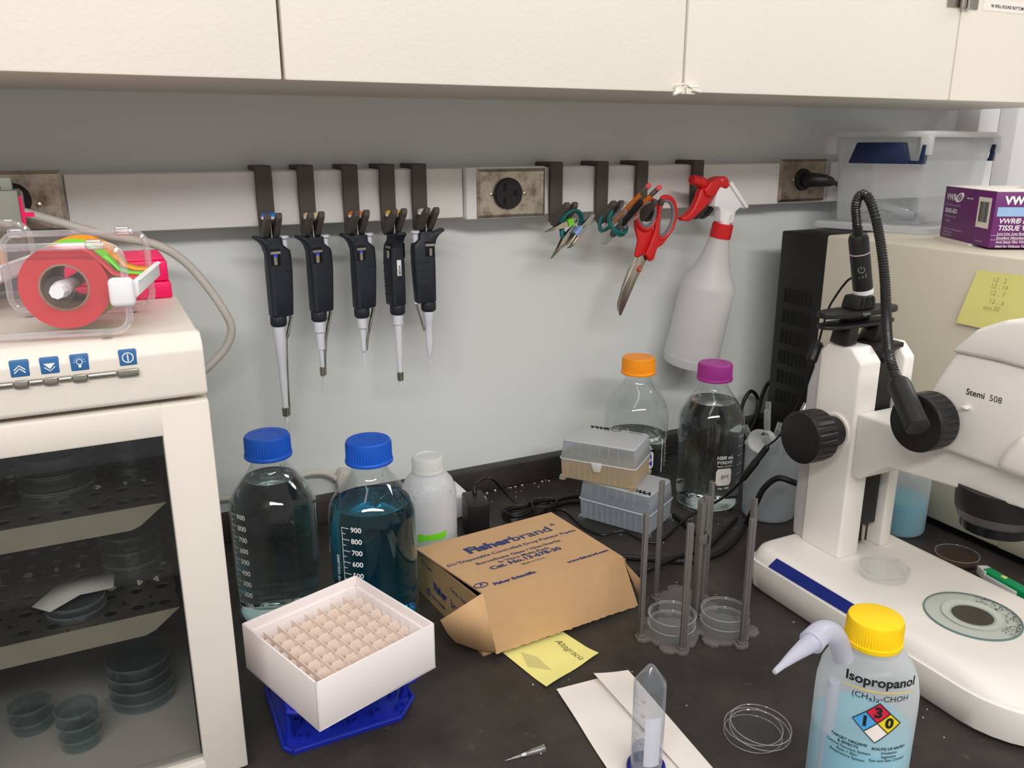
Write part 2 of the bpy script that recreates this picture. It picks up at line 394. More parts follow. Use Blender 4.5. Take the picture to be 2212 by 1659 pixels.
# bench: worktop and its curb
b = thing('lab_bench', 'long black epoxy laboratory bench top with low rear curb, dusty and scratched', 'bench', (0.5, -.4, 0))
part('worktop', MB().box((-1.5, -.90, -.035), (2.3, -.0005, 0), .003), W['bench'], b)
cb = single('bench_curb', MB().box((-1.5, -.0245, .0002), (1.62, -.0003, .039), .002), W['bench'], 'low black curb along the foot of the wall, gritty at its base', 'curb')
mb = MB()
for k in range(26):
    x = random.uniform(.5, .72); y = -.0255 - abs(random.gauss(0, .004))
    mb.box((x, y-.0012, 0), (x+random.uniform(.001, .004), y, random.uniform(.0006, .0016)))
for k in range(90):
    x, y = random.choice([(random.uniform(.45, .75), random.uniform(-.16, -.04)), (random.uniform(.55, .9), random.uniform(-.5, -.12)), (random.uniform(.3, .75), random.uniform(-.78, -.5))])
    s_ = random.uniform(.0004, .0014); mb.box((x, y, 0), (x+s_, y+s_*random.uniform(.4, 1), .0006), M=Matrix.Translation((x, y, 0)) @ Matrix.Rotation(random.uniform(0, 3), 4, 'Z') @ Matrix.Translation((-x, -y, 0)))
single('crumbs', mb, W['paper'], 'scattered pale crumbs and dust specks on the black bench', 'crumbs', kind='stuff')
part('bench_cabinet', MB().box((-1.5, -.84, -.92), (2.3, -.02, -.035)), W['cab'], b)
# ------------------------------------------------------------------ upper cabinets
CZ = .612
def wcab(x0, x1, doors, label, hinges=()):
    r = thing('wall_cabinet', label, 'cabinet', ((x0+x1)/2, -.15, CZ), group='wall cabinets above the bench')
    part('carcass', MB().box((x0, -.281, CZ+.0015), (x1, 0, 1.35)), W['cab'], r)
    for a, bb in doors: part('door', MB().box((a+.0016, -.3005, CZ), (bb-.0016, -.2815, 1.34), .0022), W['cab'], r)
    for hx, hz, kind in hinges:
        m = MB()
        if kind == 'paint':
            for s in (-1, 1):
                m.box((hx+s*.008-.007, -.3055, hz-.0025), (hx+s*.008+.007, -.3005, hz+.0065), .001)
                m.tube([(hx+s*.014-.006, -.3075, hz+.003*s), (hx+s*.014+.006, -.3075, hz+.001)], .0022, 8)
            m.tube([(hx-.017, -.306, hz+.0075), (hx-.003, -.308, hz+.009), (hx+.006, -.3065, hz+.006), (hx+.018, -.306, hz+.007)], .0012, 8, smooth=3)
            part('hinge', m, W['cab'], r, label='painted-over hinge with chipped edges')
        else:
            for s in (-1, 1):
                m.box((hx+s*.019-.014, -.3025, hz), (hx+s*.019+.014, -.3005, hz+.06), .001)
                m.cyl((hx+s*.006, -.306, hz), (hx+s*.006, -.306, hz+.05), .0045)
            part('hinge', m, W['silver'], r, label='bare metal hinge with paint rim')
    return r
wcab(-.79, .186, [(-.79, -.302), (-.302, .186)], 'cream wall cabinet above the incubator and tape dispenser')
wcab(.186, 1.164, [(.186, .673), (.673, 1.164)], 'cream wall cabinet above the pipettes, painted hinge at its lower edge', [(.673, CZ, 'paint')])
rc = wcab(1.164, 1.567, [(1.164, 1.567)], 'cream wall cabinet with a printed label strip, above the tissue box', [(1.164, .738, 'metal')])
o1 = at(2126, 0, 'y', -.3008); o2 = at(2126, 22, 'y', -.3008)
m = MB().box((o1.x, -.3011, o2.z), (o1.x+.13, -.3006, o1.z+.002)); lp = part('label_strip', m, W['paper'], rc)
m = MB().text('96 WELL ROUND BOTTOM PLATES, 96', .0062, mapplane((at(2141, 14, 'y', -.3012).x, -.3013, (o1.z+o2.z)/2), (1, 0, 0), (0, 0, 1)), .6, 'LEFT')
part('printed_text', m, W['inkblk'], lp)
# ------------------------------------------------------------------ raceway and outlets
RZ0, RZ1 = .447, .5185
r = thing('cable_raceway', 'long off-white metal cable raceway running along the wall', 'raceway', (.7, 0, RZ0))
part('channel', MB().box((-.9, -.036, RZ0), (1.62, 0, RZ1), .002), W['race'], r)
for a, bb in ((-.9, -.16), (-.024, .486), (.619, 1.093), (1.213, 1.62)):
    part('cover', MB().box((a, -.042, RZ0+.001), (bb, -.0355, RZ1-.001), .002), W['race'], r)
def plate(name, label, x0, x1, z0, z1, yb, mat, bev=.0045):
    r = thing(name, label, 'outlet', ((x0+x1)/2, yb, (z0+z1)/2))
    return r, MB().prism([(x0, z0), (x1, z0), (x1, z1), (x0, z1)], yb, yb-.004, 'y', taper=[(x0+bev, z0+bev), (x1-bev, z0+bev), (x1-bev, z1-bev), (x0+bev, z1-bev)])
def screw(mb, x, y, z, r=.0028):
    mb.lathe([(r, 0), (r*.9, .0008), (r*.4, .0014), (0.00001, .0016)], 16, Matrix.Translation((x, y, z)) @ Matrix.Rotation(pi/2, 4, 'X'))
def recept(x, y, z, R, dep):
    mb = MB().lathe([(R, 0), (R, dep-.002), (R-.0015, dep), (.0001, dep)], 48, Matrix.Translation((x, y, z)) @ Matrix.Rotation(pi/2, 4, 'X')); return mb
# centre outlet box
r, m = plate('wall_outlet', 'steel outlet plate with large round black receptacle, beside the hanging forceps', .5035, .6165, .4462, .5165, -.0505, W['steel'])
part('outlet_box', MB().box((.4875, -.0505, .4448), (.6185, 0, .5192), .003), W['race'], r)
part('face_plate', m, W['steel'], r)
c0 = at(1097, 418, 'y', -.056); rp = part('receptacle', recept(c0.x, -.0545, c0.z, .0225, .007), W['blk'], r)
m = MB()
for dx, dz, w, h in ((-.0075, .0095, .0024, .0055), (-.0075, -.0105, .0024, .0055), (.010, .0005, .0032, .0034)):
    m.box((c0.x+dx-w, -.0617, c0.z+dz-h), (c0.x+dx+w, -.0612, c0.z+dz+h))
part('slot', m, W['dark'], rp)
for sx in (-.0255, .0285):
    m = MB(); screw(m, c0.x+sx, -.0545, c0.z-.001); part('screw', m, W['screw'], r)
# right outlet with plug
a0 = at(1690, 350, 'y', -.047); a1 = at(1798, 425, 'y', -.047)
r, m = plate('wall_outlet', 'dull steel outlet plate with black plug, half behind the milky bin', a0.x, a0.x+.112, .451, .524, -.042, W['steel2'])
part('face_plate', m, W['steel2'], r)
c1 = at(1738, 388, 'y', -.05); part('receptacle', recept(c1.x, -.046, c1.z, .019, .005), W['blk'], r)
m = MB(); screw(m, at(1715, 391, 'y', -.047).x, -.046, c1.z); part('screw', m, W['screw'], r)
c1b = at(1790, 397, 'y', -.075)
pl = thing('power_plug', 'black moulded plug in the right outlet, its cord going behind the bin', 'plug', (c1.x, -.052, c1.z))
part('plug_body', MB().tube([(c1.x, -.051, c1.z), (c1.x+.004, -.064, c1.z), (c1.x+.02, -.078, c1.z-.001), (c1.x+.034, -.082, c1.z-.004)], [.0125, .0125, .0105, .007], 16, smooth=4), W['blk'], pl)
e = V((c1.x+.034, -.082, c1.z-.004))
part('cord', MB().tube([e, e+V((.03, .012, -.006)), e+V((.07, .04, -.022)), e+V((.09, .05, -.06)), e+V((.095, .055, -.40))], .0042, 10, smooth=6), W['cableb'], pl)
# left outlet
a0 = at(132, 378, 'y', -.047)
r, m = plate('wall_outlet', 'brown-stained steel outlet plate behind the tape dispenser', a0.x-.115, a0.x, .452, .523, -.042, W['steel'])
part('face_plate', m, W['steel'], r)
c2 = at(27, 432, 'y', -.05); part('receptacle', recept(c2.x, -.046, c2.z, .019, .006), W['blk'], r)
m = MB(); screw(m, at(84, 443, 'y', -.047).x, -.046, at(84, 443, 'y', -.047).z, .0035); part('screw', m, W['screw'], r)
# plug and light grey cable of the incubator
pl = thing('power_plug', 'light grey plug and thick cable looping down behind the incubator', 'plug', (c2.x, -.05, c2.z))
part('plug_body', MB().box((c2.x-.012, -.085, c2.z-.015), (c2.x+.012, -.052, c2.z+.012), .004), W['cablew'], pl)
pts = [(c2.x+.01, -.075, c2.z-.012), at(120, 478, 'y', -.08), at(230, 508, 'y', -.085), at(335, 528, 'y', -.09), at(400, 566, 'y', -.09), at(450, 622, 'y', -.09), at(490, 682, 'y', -.09), at(500, 715, 'y', -.09), at(488, 750, 'y', -.09), at(455, 788, 'y', -.09), at(410, 830, 'y', -.085), at(390, 900, 'y', -.08)]
part('cord', MB().tube(pts, .0052, 12, smooth=6), W['cablew'], pl)
# ------------------------------------------------------------------ hooks on the raceway
def hook_parts(r, x, wd=.021):
    h = wd/2
    m = MB().prism([(-.001, .523), (-.001, .519), (-.0445, .519), (-.0445, .437), (-.052, .434), (-.052, .5235), (-.0505, .525), (-.002, .525)], x-h, x+h, 'x', bev=.0008)
    st = part('strap', m, W['hook'], r)
    for s in (-1, 1):
        m = MB().prism([(-.051, .432), (-.051, .448), (-.064, .449), (-.094, .4685), (-.099, .467), (-.098, .461), (-.072, .436), (-.060, .430)], x+s*.0068-.0036, x+s*.0068+.0036, 'x', bev=.0006)
        part('prong', m, W['hook'], r, smooth=20)
hooks = []
HP = [(571, 'hook at the left end, holding the blue-topped pipette'), (662, 'hook second from the incubator, holding the cream-topped pipette'),
      (758, 'hook in the middle of the pipette row, holding the orange-topped pipette'), (838, 'hook holding the yellow-topped pipette seen edge-on'),
      (907, 'hook nearest the round receptacle on the pipette side, holding the pale-topped pipette'), (1203, 'hook just beside the round receptacle, holding the banded forceps'),
      (1302, 'hook holding the tube of pencils'), (1388, 'hook behind the pencils, holding the red scissors'), (1508, 'hook holding up the spray bottle')]
hx = []
for i, (px, lab) in enumerate(HP):
    x = at(px, 400, 'y', -.052).x; hx.append(x)
    if i == 0:
        x = 0
        h0 = thing('raceway_hook', 'charcoal printed '+lab, 'hook', (0, 0, .519), group='charcoal hooks over the raceway')
        hook_parts(h0, 0); h0.location.x = hx[0]; h = h0
    else: h = copy_tree(h0, (hx[i], 0, .519), 0, 'charcoal printed '+lab)
# ------------------------------------------------------------------ pipettes (local: z=0 under the knob, x towards the ejector button)
def ring(x0, x1, d, z, r=.006, n=5): return [(p[0], p[1], z) for p in rrect(x0, x1, -d, d, min(r, (x1-x0)*.49, d*.98), n)]
def pipette(label, x, y, z, rot, knob, kind, vial=None):
    r = thing('pipette', label, 'pipette', (x, y, z), rot, group='navy pipettes hanging in a row')
    L = dict(local=True)
    part('plunger_knob', MB().lathe([(.0095, 0), (.0105, .001), (.0105, .0035), (.0095, .005)], 28, capb=True, capt=True), W['white'], r, **L)
    part('knob_top', MB().lathe([(.0105, .0045), (.0102, .0065), (.008, .0082), (.003, .0088), (.0001, .0089)], 28, capb=True), knob, r, **L)
    part('plunger_rod', MB().cyl((0, 0, -.034), (0, 0, .001), .0022), W['silver'], r, **L)
    edge = kind == 'edge'
    body = [ring(-.012, .013, .0085, -.026), ring(-.0125, .0135, .0095, -.036), ring(-.012, .0235, .0105, -.044, .008), ring(-.0115, .0245, .011, -.050, .008), ring(-.0112, .0240, .0115, -.07), ring(-.011, .0225, .0115, -.10), ring(-.0108, .0205, .0115, -.131), ring(-.0098, .0195, .0105, -.1325)]
    bd = part('body', MB().loft(body), W['navy'], r, **L)
    m = MB().loft([ring(-.0265, -.020, .006, -.0225, .003), ring(-.0275, -.013, .0085, -.0255, .004), ring(-.0190, 0, .0092, -.0310, .004), ring(-.0142, 0, .0095, -.037, .004), ring(-.0118, 0, .009, -.046, .004)])
    part('finger_rest', m, W['navy'], r, **L)
    m = MB().lathe([(.0045, -.046), (.0045, -.030), (.0072, -.0275), (.0072, -.0255), (.0055, -.0245), (.0001, -.0243)], 20, Matrix.Translation((.0175, 0, 0)), capb=True)
    part('ejector_button', m, W['whitex'], r, **L)
    for s in (-1, 1):
        m = MB().box((-.0085, s*.0114-.0006, -.062), (.0055, s*.0114+.0006, -.040), .0005)
        wn = part('window', m, W['dark'], bd, **L)
    m = MB()
    for s in (-1, 1): m.cyl((-.002, s*.0122, -.061), (-.002, s*.0122, -.050), .0028, seg=10); m.box((-.0085, s*.0124-.0005, -.047), (.0055, s*.0124+.0005, -.0435))
    part('spindle', m, W['silver'], bd, **L)
    if vial: part('volume_ring', MB().cyl((-.002, -.0124, -.0505), (-.002, -.0124, -.0475), .0031, seg=12).cyl((-.002, .0124, -.0505), (-.002, .0124, -.0475), .0031, seg=12), vial, bd, **L)
    for k in range(5):
        for s in (-1, 1):
            part('grip_rib', MB().box((.004, s*.0116-.0006, -.0715-k*.0115), (.0205-.0006*k, s*.0116+.0006, -.0705-k*.0115), .0003), W['navy'], bd, **L)
    if edge:
        m = MB().box((-.0122, -.0034, -.088), (-.0108, .0034, -.064), .0003); dw = part('display_window', m, W['white'], bd, **L)
        m = MB()
        for k, ch in enumerate('203'): m.text(ch, .0062, mapplane((-.0123, 0, -.0682-k*.0078), (0, -1, 0), (0, 0, 1)), 1)
        m.box((-.0124, -.0036, -.0724), (-.0121, .0036, -.0719)); m.box((-.0124, -.0036, -.0802), (-.0121, .0036, -.0797))
        part('digits', m, W['inkblk'], dw, **L)
    prof = []
    for k in range(5): prof += [(.0112, -.146+k*.003)]
    part('collar', MB().lathe([(.0085, -.1475), (.0105, -.146), (.0115, -.144), (.0115, -.134), (.0105, -.1322), (.0085, -.1318)], 40, capb=True, capt=True, flute=(1, 4, .0006)), W['navy'], r, **L)
    S = {'p1000': [(.0025, -.2555), (.0032, -.2475), (.0042, -.2470), (.0045, -.228), (.0058, -.205), (.0064, -.186), (.0072, -.183), (.0088, -.158), (.0090, -.147)],
         'p200': [(.0012, -.228), (.0019, -.205), (.0032, -.203), (.0036, -.185), (.0040, -.178), (.0056, -.1775), (.0062, -.168), (.0064, -.160), (.0082, -.1585), (.0086, -.147)],
         'p20': [(.0008, -.2215), (.0011, -.205), (.0014, -.186), (.0034, -.184), (.0044, -.170), (.0050, -.160), (.0074, -.1585), (.0080, -.147)],
         'edge': [(.0026, -.2280), (.0032, -.222), (.0040, -.215), (.0052, -.19), (.0060, -.165), (.0062, -.159), (.0080, -.158), (.0084, -.147)],
         'p2': [(.0009, -.2235), (.0016, -.202), (.0032, -.200), (.0036, -.195), (.0056, -.190), (.0064, -.178), (.0068, -.160), (.0082, -.158), (.0086, -.147)]}[kind]
    part('shaft', MB().lathe(S, 28, capb=True, capt=True), W['whitex'], r, **L)
    if kind != 'p2' or True:
        ze = {'p1000': -.2475, 'p200': -.206, 'p20': -.184, 'edge': -.2215, 'p2': -.165}[kind]
        rr = {'p1000': .0052, 'p200': .0038, 'p20': .0046, 'edge': .0048, 'p2': .0075}[kind]
        m = MB()
        m.tube([(.0185, -.0018, -.133), (.0180, -.0018, -.141), (.0125, -.0018, -.156), (.0092, 0, -.166), (rr+.0012, 0, (ze-.17)/2), (rr, 0, ze)], [.0019]*6, 8, smooth=4)
        m.tube([(.0185, .0018, -.133), (.0180, .0018, -.141), (.0125, .0018, -.156), (.0092, 0, -.166)], [.0015]*4, 8, smooth=4)
        if kind in ('p1000', 'edge', 'p200'):
            m.lathe([(rr-.0006, ze-.0005), (rr+.0004, ze), (rr+.0006, ze+.009), (rr-.0006, ze+.0095)], 20)
        part('ejector_arm', m, W['silver'], r, **L)
        part('ejector_foot', MB().box((.010, -.004, -.1345), (.0225, .004, -.1322), .0008), W['white'], r, **L)
    def zmap(z):
        K = [(.01, .01), (-.004, -.004), (-.0225, -.0195), (-.1475, -.1400 if kind == 'p1000' else -.1365), (-.26, -.2800 if kind == 'p1000' else -.2830)]
        for (a, A_), (b_, B_) in zip(K, K[1:]):
            if z >= b_: return A_+(z-a)/(b_-a)*(B_-A_)
        return z
    for ch in r.children:
        for o_ in (ch, *ch.children):
            q_ = 1.08 if 'knob' in o_.name else .93
            for v in o_.data.vertices: v.co = V((v.co.x*q_, v.co.y*q_, zmap(v.co.z)))
    return r
PK = [(586, 469, 'p1000', 'blue'), (680, 468, 'p200', 'cream'), (773, 465, 'p20', 'orange'), (848, 463, 'edge', 'yellow'), (920, 459, 'p2', 'pale')]
kn = {'blue': pmat('blue_knob', rgb(40, 120, 214), .4), 'cream': pmat('cream_knob', rgb(232, 204, 150), .4), 'orange': pmat('orange_knob', rgb(224, 112, 40), .4),
      'yellow': pmat('yellow_knob', rgb(240, 196, 30), .4), 'pale': pmat('pale_knob', rgb(214, 212, 206), .4)}
vr = pmat('blue_ring', rgb(60, 80, 220), .4)
LB = ['navy pipette with blue knob and long metal ejector arm, nearest the incubator', 'navy pipette with cream knob and white stepped shaft, second in the row',
      'navy pipette with orange knob and thin white tip, middle of the row', 'navy pipette with yellow knob, seen edge-on with a number window',
      'navy pipette with pale knob, its handle facing the other way, last in the row']
ROT = [RAD(12), RAD(14), RAD(10), RAD(96), RAD(176)]
hx_px = [p[0] for p in PK]
for i, (px, py, kd, kc) in enumerate(PK):
    x = hx[i]+.0006; yk = -.070
    zk = .4735
    P = at(px, py, 'y', yk)
    pipette(LB[i], x, yk, at(hx_px[i], PK[i][1], 'y', -.070).z-.003, ROT[i], kn[kc], kd, vr if i < 3 else None)
# ------------------------------------------------------------------ screw-cap glass bottles
GP = [(.0001, .004), (.036, .0035), (.0400, .0005), (.0440, .0005), (.0475, .003), (.0497, .008), (.0505, .016), (.0505, .138), (.0500, .146), (.0480, .154), (.0440, .1625), (.0370, .173), (.0295, .1825), (.0240, .190), (.0208, .197), (.0198, .2025), (.0215, .2035), (.0222, .2055), (.0215, .2075), (.0198, .209), (.0198, .2275), (.0180, .2285), (.0165, .2265)]
def rad_at(z):
    for (r0, z0), (r1, z1) in zip(GP[5:], GP[6:]):
        if z0 <= z <= z1: return r0+(r1-r0)*(z-z0)/max(z1-z0, 1e-6)
    return .05
def bottle(label, x, y, cap, liq, lvl, group='litre glass bottles with ribbed screw caps'):
    r = thing('glass_bottle', label, 'bottle', (x, y, 0), group=group)
    M = Matrix.Translation((x, y, 0))
    gl = part('glass_wall', MB().lathe(GP, 64, M), W['glassw'], r)
    ins = [(.0001, .0065), (.036, .0062), (.0405, .0045), (.0455, .0065), (.0475, .012), (.0480, .018)]
    z = .138; k = 0
    if lvl > .138: ins.append((.0480, .138))
    for zz in (.146, .154, .1625, .173, .1825, .190):
        if zz < lvl: ins.append((rad_at(zz)-.0025, zz))
    ins += [(rad_at(lvl)-.0020, lvl), (rad_at(lvl)-.0034, lvl-.0004), (.0001, lvl-.0006)]
    part('liquid', MB().lathe(ins, 64, M), liq, r)
    cp = MB().lathe([(.0222, .2055), (.0268, .2055), (.0272, .2062), (.0272, .2085), (.0266, .2095), (.0262, .210), (.0260, .228), (.0250, .2305), (.0236, .2318), (.0150, .2320), (.0149, .2316), (.0001, .2316)], 96, M, flute=(5, 6, .0011))
    part('screw_cap', cp, cap, r)
    return r, gl
def camang(x, y): return math.atan2(CAM.y-y, CAM.x-x)
def scale_marks(gl, x, y, off, z0, dz, vals, side=1, tick=.010, mat='wprint', half=True, nums=True, toff=.014):
    m = MB(); a0 = camang(x, y)+off; R = .0506
    def seg(a, b, z, h): # curved bar
        n = 4; vs = []; fs = []
        for k in range(n+1):
            t = a+(b-a)*k/n
            for zz in (z-h, z+h): vs.append((x+(R+.0001)*cos(t), y+(R+.0001)*sin(t), zz))
        for k in range(n): fs.append((2*k, 2*k+2, 2*k+3, 2*k+1))
        m.add(vs, fs)
    for i, v in enumerate(vals):
        z = z0-dz*i
        seg(a0, a0+side*tick/R, z, .0004)
        if half: seg(a0, a0+side*tick*.5/R, z-dz/2, .0004)
    seg(a0-.0004/R, a0+.0004/R, z0-dz*(len(vals)-.5)/2, dz*(len(vals)-.5)/2)
    part('scale_marks', m, W[mat], gl, fix=False)
    if nums:
        m = MB()
        for i, v in enumerate(vals): m.text(str(v), .0086, mapcyl((x, y), R, a0+side*toff/R, z0-dz*i-.0012), .9, 'LEFT' if side > 0 else 'RIGHT')
        part('scale_numbers', m, W[mat], gl, fix=False)
B1 = (.1485, -.245); B2 = (.2475, -.3144); B3 = (.737, -.141); B4 = (.820, -.2235)
r, gl = bottle('blue-capped glass bottle of nearly clear water, standing beside the incubator', *B1, W['cap_blue'], W['water2'], .180)
scale_marks(gl, *B1, RAD(-66), atv(505, 1126, B1[0]-.03, B1[1]-.04), .0140, (900, 800, 700, 600, 500, 400, 300, 200, 100), toff=.0115, tick=.0095)
def droplets(gl, x, y, z0, z1, n, seed):
    random.seed(seed); m = MB(); A = camang(x, y)
    for k in range(n):
        z = random.uniform(z0, z1); a = A+random.uniform(-.6, 1.0); R_ = rad_at(z)-.0012
        m.sphere((x+R_*cos(a), y+R_*sin(a), z), random.uniform(.0003, .0010), seg=6)
    part('condensation', m, W['glassw'], gl, kind='stuff')
droplets(gl, *B1, .181, .198, 170, 1)
r, gl = bottle('blue-capped glass bottle filled with blue liquid, behind the white freezer box', *B2, W['cap_blue'], W['bluew'], .157)
scale_marks(gl, *B2, RAD(-42), atv(740, 1147, B2[0]-.03, B2[1]-.04), .0140, (900, 800, 700, 600, 500, 400, 300), toff=.0115, tick=.0095)
m = MB(); a0 = camang(*B2)+RAD(-52); cc = mapcyl(B2, .0506, a0, .075)
m.text('APPROXIMATE VOLUMES', .0058, lambda px, py, h=0: cc(-py, px, h), 1.0)
part('volume_text', m, W['wprint'], gl, fix=False); m = MB()
m.text('1000 mL', .011, mapcyl(B2, .0506, a0-RAD(46), .105), 1.4)
part('printed_text', m, W['wprint'], gl, fix=False)
def droplets2(gl, x, y, z0, z1, n, seed):
    random.seed(seed); m = MB(); A = camang(x, y)
    for k in range(n):
        z = random.uniform(z0, z1); a = A+random.uniform(-.9, 1.2); R_ = rad_at(z)-.0012
        m.sphere((x+R_*cos(a), y+R_*sin(a), z), random.uniform(.0003, .0010), seg=6)
    part('condensation', m, W['glassw'], gl, kind='stuff')
droplets2(gl, *B2, .162, .196, 150, 2)
r, gl = bottle('orange-capped glass bottle, half full, behind the stacked tip boxes', *B3, W['cap_or'], W['water'], .104)
scale_marks(gl, *B3, RAD(66), .155, .0125, (900, 800, 700, 600, 500, 400, 300, 200), nums=False, tick=.008)
m = MB(); a0 = camang(*B3)+RAD(56); cc = mapcyl(B3, .0506, a0, .080)
m.text('APPROXIMATE VOLUMES', .0050, lambda px, py, h=0: cc(-py, px, h), 1.0)
part('volume_text', m, W['wprint'], gl, fix=False); m = MB()
zt = atv(1405, 948, B3[0], B3[1]-.05)
m.text('Fisherbrand', .0105, mapcyl(B3, .0506, camang(*B3)+RAD(44), zt), 1.2, 'RIGHT', shear=.25)
m.text('1000 mL', .0088, mapcyl(B3, .0506, camang(*B3)+RAD(32), zt-.0135), 1.2, 'RIGHT')
m.text('No. 1000', .0055, mapcyl(B3, .0506, camang(*B3)+RAD(32), zt-.052), 1.0, 'RIGHT')
part('printed_text', m, W['wprint'], gl, fix=False)
def patch(gl, c, ang, z0, w, h, r=.004):
    R = .0507; n = 8; a = camang(*c)+ang; vs = []; fs = []
    ol = rrect(-w/2, w/2, -h/2, h/2, r, 5)
    m = MB(); N = 12
    xs = [-w/2+w*i/N for i in range(N+1)]
    for i in range(N+1):
        xx = xs[i]; e = max(0, abs(xx)-(w/2-r)); hh = h/2-r+math.sqrt(max(0, r*r-e*e))
        for s in (-1, 1): vs.append((c[0]+R*cos(a+xx/R), c[1]+R*sin(a+xx/R), z0+s*hh))
    for i in range(N): fs.append((2*i, 2*i+2, 2*i+3, 2*i+1))
    m.add(vs, fs); return part('writing_patch', m, W['paper'], gl, fix=False)
patch(gl, B3, RAD(20), zt-.034, .026, .028)
m = MB().text('B', .014, mapcyl(B3, .0509, camang(*B3)+RAD(27), zt-.028), 1).text('4', .014, mapcyl(B3, .0509, camang(*B3)+RAD(29), zt-.040), 1.2)
part('marker_writing', m, W['blueprint'], gl, fix=False)
r, gl = bottle('purple-capped glass bottle of clear water with a white patch marked BM', *B4, W['cap_pu'], W['water'], .173)
scale_marks(gl, *B4, RAD(74), .140, .0150, (900, 800, 700, 600, 500, 400, 300), side=-1, nums=False, half=False, tick=.016)
m = MB(); z1 = atv(1570, 978, B4[0]+.02, B4[1]-.045); A = camang(*B4)+RAD(29)
m.text('1000 mL', .0082, mapcyl(B4, .0506, A, z1), .9)
m.text('PYREX\u00ae', .0070, mapcyl(B4, .0506, A, z1-.0078), .4)
m.text('Made in Germany', .0034, mapcyl(B4, .0506, A, z1-.0135), .4)
m.text('No. 1395', .0048, mapcyl(B4, .0506, A, z1-.0495), 1)
part('printed_text', m, W['wprint'], gl, fix=False)
patch(gl, B4, RAD(28), z1-.031, .0255, .0275, .005)
m = MB().text('BM', .0095, mapcyl(B4, .0509, A, z1-.031), -.3, shear=.1); part('handwriting', m, W['inkblk'], gl, fix=False)
# ------------------------------------------------------------------ milky plastic bottle with green tape
c = (.351, -.226)
r = thing('plastic_bottle', 'milky white plastic bottle with white screw cap and bright green tape', 'bottle', (*c, 0)); M = Matrix.Translation((*c, 0))
part('bottle_wall', MB().lathe([(.0001, .001), (.033, .001), (.0350, .004), (.0358, .010), (.0360, .110), (.0350, .120), (.0310, .130), (.0245, .138), (.0198, .1415), (.0190, .1440)], 56, M), W['hdpe'], r)
part('liquid', MB().lathe([(.0001, .003), (.033, .003), (.0346, .010), (.0347, .0600), (.0001, .0600)], 48, M), liquid('cloudy_water', (.86, .9, .92), rough=.35), r)
part('screw_cap', MB().lathe([(.0190, .1430), (.0216, .1430), (.0218, .1465), (.0212, .1470), (.0212, .160), (.0200, .1630), (.0165, .1636), (.0155, .1622), (.0001, .1620)], 80, M, flute=(2, 4, .0005)), W['hdpecap'], r)
A = camang(*c); m = MB(); vs = []; fs = []
prof = [(-.46, .002, .011), (-.35, .001, .0135), (-.22, .0035, .0115), (0, .0035, .0125), (.3, .0040, .0135), (.52, .0045, .0145), (.60, .0085, .0155)]
z0 = atv(930, 1168, c[0], c[1]-.036)
for a, lo, hi in prof:
    for z in (lo, hi): vs.append((c[0]+.0364*cos(A+a), c[1]+.0364*sin(A+a), z0-.003+z))
for k in range(len(prof)-1): fs.append((2*k, 2*k+2, 2*k+3, 2*k+1))
part('green_tape', m.add(vs, fs), W['green'], r, wall=.0002, fix=False, flat=True)
m = MB(); random.seed(9)
for k in range(130):
    a = A+random.uniform(-1.0, 1.0); t = random.random(); z = .1215-.0005+random.gauss(0, .0055)
    rr = .0352 if z < .12 else .0350-(z-.12)*.38
    m.sphere((c[0]+rr*cos(a), c[1]+rr*sin(a), z), random.uniform(.0004, .0011), seg=6)
part('condensation', m, W['glassw'], r, kind='stuff')
# ------------------------------------------------------------------ white freezer box on the blue tube rack
bc = V((.1625, -.4735, .0605)); th = RAD(18.4); M = Matrix.Translation(bc) @ Matrix.Rotation(th, 4, 'Z'); S = .0655
r = thing('freezer_box', 'open white card freezer box with cream cell dividers, lying on a blue rack', 'box', bc, th)
m = MB(); H = .049; t = .0018
m.box((-S, -S, 0), (S, S, .0015), M=M)
for a in range(4):
    m.box((-S, -S, .0), (S, -S+t, H), .0005, M=M @ Matrix.Rotation(a*pi/2, 4, 'Z'))
part('box_tray', m, W['card'], r)
m = MB()
for a in range(4): m.box((-S+t, -S+t, .0015), (S-t, -S+2*t, H-.011), .0003, M=M @ Matrix.Rotation(a*pi/2, 4, 'Z'))
part('inner_collar', m, W['card'], r)
inn = S-2*t-.0004; N = 8; st = 2*inn/N
for k in range(1, N):
    p = -inn+k*st
    # long straight strips one way; notched strips the other way
    part('divider_strip', MB().box((p-.0003, -inn, .0015), (p+.0003, inn, .0330), M=M), W['divider'], r)
for k in range(1, N):
    p = -inn+k*st; pts = [(-inn, .0015), (inn, .0015)]; top = []
    for j in range(N):
        a = -inn+j*st; top += [(a+.0002, .024), (a+.0006, .0290), (a+.0036, .0335), (a+st-.0036, .0335), (a+st-.0006, .0290), (a+st-.0002, .024)]
    vs = []; m = MB(); pl = [(-inn, .0015)]+top+[(inn, .0015)]
    m.prism(pl, p-.0003, p+.0003, 'y', M=M); part('divider_strip', m, W['divider'], r, flat=True)
rk = thing('tube_rack', 'royal blue plastic tube rack under the white freezer box', 'rack', (.165, -.45, 0))
x0, x1, y0, y1 = .1005, .233, -.502, -.386
ol = [(x0+.006, y0), (x1-.02, y0+.001), (x1, y0+.024), (x1, y1-.01), (x1-.01, y1), (x0+.01, y1), (x0, y1-.01), (x0-.001, y0+.008)]
part('base_plate', MB().prism(ol, 0, .005, 'z', .0012), W['rackblue'], rk)
m = MB(); n = len(ol)
for i in range(n): m.tube([(*ol[i], .006), (*ol[(i+1) % n], .006)], .0022, 8)
part('base_rim', m, W['rackblue'], rk)
